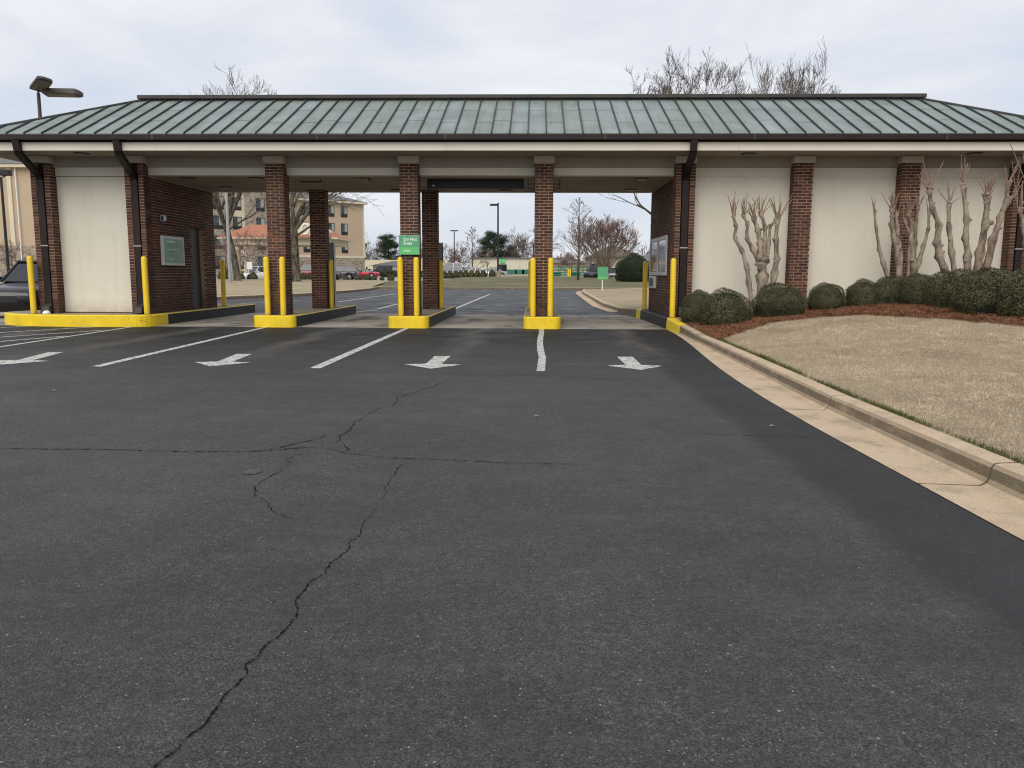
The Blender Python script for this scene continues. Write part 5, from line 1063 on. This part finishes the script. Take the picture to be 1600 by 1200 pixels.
q = at(785, 406, Y); MB().use("sgreen2").box(q.x-.5, q.x+.5, Y-.2, Y-.05, q.z-.6, q.z+.15).build("shop_sign", h)
for px in (760, 810): q = at(px, 430, Y); MB().use("hotel_cream").box(q.x-.12, q.x+.12, Y-.12, Y, zr(Y), zt).build("wall_rib", h)
q = at(785, 430, Y); MB().use("glass").box(q.x-.8, q.x+.8, Y-.08, Y, zr(Y), zr(Y)+2.2).build("door", h)
Y = 128; a, b = at(858, 430, Y).x, at(915, 430, Y).x; hiphouse(a, b, Y, 12, zr(Y), at(880, 411, Y).z, at(880, 400, Y).z, "grey roofed house beside the slender bare tree", wall="hotel")
Y = 135; a, b = at(925, 430, Y).x, at(1000, 430, Y).x; hiphouse(a, b, Y, 16, zr(Y), at(960, 401, Y).z, at(960, 381, Y).z, "brown roofed house behind the big crape myrtle", wall="stone", roof_="twig")
Y = 150; a, b = at(1000, 430, Y).x, at(1060, 430, Y).x; hiphouse(a, b, Y, 14, zr(Y), at(1010, 408, Y).z, at(1010, 392, Y).z, "pale house at the edge of the teller window wall", wall="hotel_cream")
# green rail pens and yellow posts
for k, (px, w_, lab) in enumerate(((873, 3.0, "green slatted trolley pen left of the two short yellow posts"), (911, 3.0, "green slatted trolley pen right of the slender bare tree"))):
    Y = 100; q = at(px, 430, Y); g_ = tag(empty("rail_pen", (q.x, Y, zr(Y)+.3)), lab, "rail pen")
    for j in range(5): x = q.x-w_/2+w_*j/4; MB().use("teal").box(x-.05, x+.05, Y-.05, Y+.05, zr(Y), zr(Y)+1.6).build("upright", g_)
    for zz in (.6, .9, 1.2, 1.55): MB().use("teal").box(q.x-w_/2, q.x+w_/2, Y-.09, Y-.051, zr(Y)+zz, zr(Y)+zz+.16).build("rail", g_)
    MB().use("teal").box(q.x-w_/2, q.x+w_/2*(.2 if k == 0 else -.2), Y+.06, Y+.12, zr(Y)+.1, zr(Y)+.9).build("side_panel", g_)
for k, px in enumerate((888, 891)): q = at(px, 430, 99); tag(MB().use("bollard").lathe((q.x, 99, zr(99)+.2), [(.09, 0), (.09, 1.1), (.05, 1.17), (.01, 1.19)], 10).build("bollard"), ("far short yellow post nearer the brick column", "far short yellow post nearer the slender bare tree")[k], "bollard")
for k, px in enumerate((752, 800, 812, 823, 850)):
    Y = 140; q = at(px, 430, Y); tag(MB().use("teal").bbox(q.x-.9, q.x+.9, Y, Y+1.2, zr(Y), zr(Y)+1.3, .1).build("waste_bin"), "green lidded waste container "+("behind the small pale trunk", "next to the shop's green square sign", "in front of the shop wall's middle", "near the thin dark pole", "hidden by the wavy line column")[k], "waste container")

# ------------------------------------------------------------------ cars
def car(loc, rz, lab, body, kind="sedan", L_=4.6, W=1.8, H=1.45, grp=None, cat="car", roofm=None):
    root = tag(empty("parked_car", loc, rz), lab, cat, grp); hl, hw = L_/2, W/2
    wr = .33; wx = (hl*.66, -hl*.62); gc = .17
    belt = {"sedan": .92, "suv": 1.08, "roadster": .80, "pickup": 1.08}[kind]*H/{"sedan": 1.45, "suv": 1.75, "roadster": 1.23, "pickup": 1.8}[kind]
    hood = belt*.93
    n = 60; ring = 13; m = MB().use(body)
    for k in range(n+1):
        x = hl-L_*k/n; f = x/hl
        nose = max(0, (abs(f)-.86)/.14); w_ = hw*(1-.16*nose**1.8)*(1-.03*abs(f))
        if f > .28: zt = hood-.16*((f-.28)/.72)**1.6-.10*nose**2
        elif f < -.62 and kind in ("sedan", "roadster"): zt = belt*.99-.06*((-f-.62)/.38)**2-.08*nose**2
        else: zt = belt
        zb = gc+.10*nose**2
        for cx in wx:
            if abs(x-cx) < wr+.06: zb = max(zb, min(zt-.12, wr+math.sqrt(max(0, (wr+.06)**2-(x-cx)**2))-0.0))
        prof = [(0, zb), (w_*.9, zb), (w_*.985, zb+(zt-zb)*.18), (w_, zb+(zt-zb)*.5), (w_*.985, zb+(zt-zb)*.75), (w_*.93, zb+(zt-zb)*.93), (w_*.80, zt+.005), (w_*.4, zt+.025), (0, zt+.032)]
        row = [(x, y, z) for y, z in prof]+[(x, -y, z) for y, z in prof[-2:0:-1]]; m.v += row; ring = len(row)
    for k in range(n):
        for j in range(ring): a, b = k*ring+j, k*ring+(j+1) % ring; m.f.append((a, b, b+ring, a+ring)); m.mi.append(0)
    m.f.append(tuple(range(ring))); m.mi.append(0); m.f.append(tuple(range((n+1)*ring-1, n*ring-1, -1))); m.mi.append(0)
    m.build("body", root, smooth=True, local=True)
    # cabin
    G = {"sedan": [(.34, 0), (.06, 1), (-.28, 1), (-.66, 0)], "suv": [(.36, 0), (.12, 1), (-.82, .97), (-.93, 0)], "roadster": [(.20, 0), (-.02, 1), (-.28, .97), (-.52, 0)], "pickup": [(.30, 0), (.08, 1), (-.22, 1), (-.30, 0)]}[kind]
    zb, zt = belt-.02, H; rw_ = hw*.66
    def sec(f, t, out_=0): 
        y = hw*.86+(rw_-hw*.86)*t; z = zb+(zt-zb)*t; return f*hl, y, z
    g = MB().use("cglass"); a, b, c, d = [sec(*q) for q in G]
    V = [(a[0], -a[1], a[2]), (a[0], a[1], a[2]), (b[0], b[1], b[2]), (b[0], -b[1], b[2]), (c[0], c[1], c[2]), (c[0], -c[1], c[2]), (d[0], d[1], d[2]), (d[0], -d[1], d[2])]
    g.poly(V, [(0, 1, 2, 3), (1, 6, 4, 2), (0, 3, 5, 7), (4, 6, 7, 5), (2, 4, 5, 3)]); g.build("windows", root, local=True)
    rm = roofm or body; r_ = MB().use(rm); e_ = .02
    r_.poly([(b[0]+.1, -b[1]-e_, zt-.02), (b[0]+.1, b[1]+e_, zt-.02), (c[0]-.1, c[1]+e_, c[2]-.02), (c[0]-.1, -c[1]-e_, c[2]-.02), (b[0]-.02, -b[1]*.8, zt+.035), (b[0]-.02, b[1]*.8, zt+.035), (c[0]+.02, c[1]*.8, c[2]+.03), (c[0]+.02, -c[1]*.8, c[2]+.03)], [(0, 1, 5, 4), (1, 2, 6, 5), (2, 3, 7, 6), (3, 0, 4, 7), (4, 5, 6, 7)])
    for s in (1, -1):
        for p, q in ((V[1], V[2]), (V[6], V[4])): r_.tube([(p[0], s*(abs(p[1])+.006), p[2]), (q[0], s*(abs(q[1])+.006), q[2])], [.045, .035], 6)
        mx = (b[0]+c[0])/2; r_.tube([(mx+.05, s*(hw*.86+.004), zb), (mx, s*(rw_+.006), zt-.02)], [.035, .03], 6)
    r_.build("roof", root, local=True)
    for cx in wx:
        for s in (1, -1):
            y0 = s*(hw-.10); t = MB().use("tyre"); ring_ = []
            t.tube([(cx, y0-.10*1, wr), (cx, y0-.09, wr), (cx, y0+.09, wr), (cx, y0+.10, wr)], [wr-.03, wr, wr, wr-.03], 24); w__ = t.build("wheel", root, local=True); q = MB().use("rim"); q.tube([(cx, y0+s*.085, wr), (cx, y0+s*.108, wr)], [wr*.66, wr*.60], 20); q.build("rim", w__, local=True)
    for s in (1, -1):
        q = MB().use("hlamp"); q.hexa([(hl*.83, s*hw*.955, hood-.33), (hl*.965, s*hw*.60, hood-.37), (hl*.90, s*hw*.55, hood-.30), (hl*.76, s*hw*.90, hood-.26), (hl*.80, s*hw*.965, hood-.19), (hl*.955, s*hw*.60, hood-.235), (hl*.88, s*hw*.52, hood-.19), (hl*.72, s*hw*.9, hood-.16)]); h_ = q.build("headlight", root, local=True)
        q = MB().use("amber").hexa([(hl*.80, s*hw*.972, hood-.31), (hl*.87, s*hw*.90, hood-.33), (hl*.85, s*hw*.86, hood-.33), (hl*.78, s*hw*.92, hood-.31), (hl*.77, s*hw*.978, hood-.20), (hl*.86, s*hw*.90, hood-.215), (hl*.83, s*hw*.86, hood-.21), (hl*.75, s*hw*.93, hood-.20)]); q.build("indicator", h_, local=True)
        MB().use("rlamp").bbox(-hl+.02, -hl+.25, *(sorted((s*hw*.55, s*hw*.90))), belt*.72, belt*.90, .02).build("tail_light", root, local=True)
        MB().use(body).bbox(hl*.22, hl*.30, *(sorted((s*hw*.93, s*(hw+.14)))), belt-.02, belt+.12, .02).build("mirror", root, local=True)
        MB().use("rim").bbox(hl-.16, hl-.05, *(sorted((s*hw*.62, s*hw*.88))), .30, .42, .02).build("fog_light", root, local=True)
    MB().use("black").bbox(hl-.14, hl+.004, -hw*.45, hw*.45, .42, .62, .02).build("grille", root, local=True)
    return root
pb = paint("black_paint", (.008, .009, .012), .3); pr = paint("red_paint", (.42, .008, .03)); ps = paint("silver_blue_paint", (.36, .43, .47)); pw = paint("white_paint", (.72, .72, .70)); pdr = paint("dark_red_paint", (.14, .01, .015)); pk = paint("charcoal_paint", (.04, .042, .045)); pg = paint("grey_paint", (.30, .31, .32))
car((-14.35, 23.2, 0), R(-84), "dark glossy sedan with one headlight showing beside the rounded yellow island", pb, "sedan", 4.9, 1.88, 1.56)
gp = "cars in the far car parks"
def park(px, Y, deg, *a, **k): q = at(px, 430, Y); car((q.x, Y, zr(Y)+(.03 if px < 690 else .12)), R(deg), *a, grp=gp, **k)
park(571, 118, 172, "red open-top style roadster with black soft top near the hotel corner", pr, "roadster", 4.05, 1.7, 1.25, roofm=A["black"])
park(592, 126, 200, "black tall car parked just behind the red roadster", pb, "suv", 4.4, 1.8, 1.7); park(617, 130, 180, "grey car roof showing behind the far hedge by the green sign", pg, "sedan")
park(703, 105, 165, "pale blue hatchback behind the round hedge beside the rear column", ps, "suv", 4.3, 1.75, 1.5); park(700, 122, 180, "white van behind the pale blue hatchback", pw, "suv", 5.2, 1.9, 2.1, cat="van")
park(742, 107, 175, "white sedan behind the hedge left of the small pale trunk", pw, "sedan"); park(768, 112, 185, "silver sedan behind the small pale trunk", pg, "sedan"); park(728, 120, 180, "dark green car between the white van and white sedan", pk, "sedan")
park(480, 88, 180, "dark red tall car between the mossy tree and rear brick column", pdr, "suv", 4.7, 1.85, 1.8, cat="car"); park(404, 84, 230, "white and dark car half hidden left of the first brick column", pw, "suv", 4.3, 1.75, 1.5); park(530, 96, 180, "dark car whose front peeps past the pale teller unit", pk, "suv", 4.5, 1.8, 1.6)
park(933, 93, 250, "black pickup standing behind the green lawn sign", pb, "pickup", 5.2, 1.95, 1.85, cat="pickup truck"); park(959, 90, 262, "white car facing the lawn beside the large dark shrub", pw, "sedan"); park(505, 92, 180, "charcoal car behind the rear brick column of the first island", pk, "sedan")
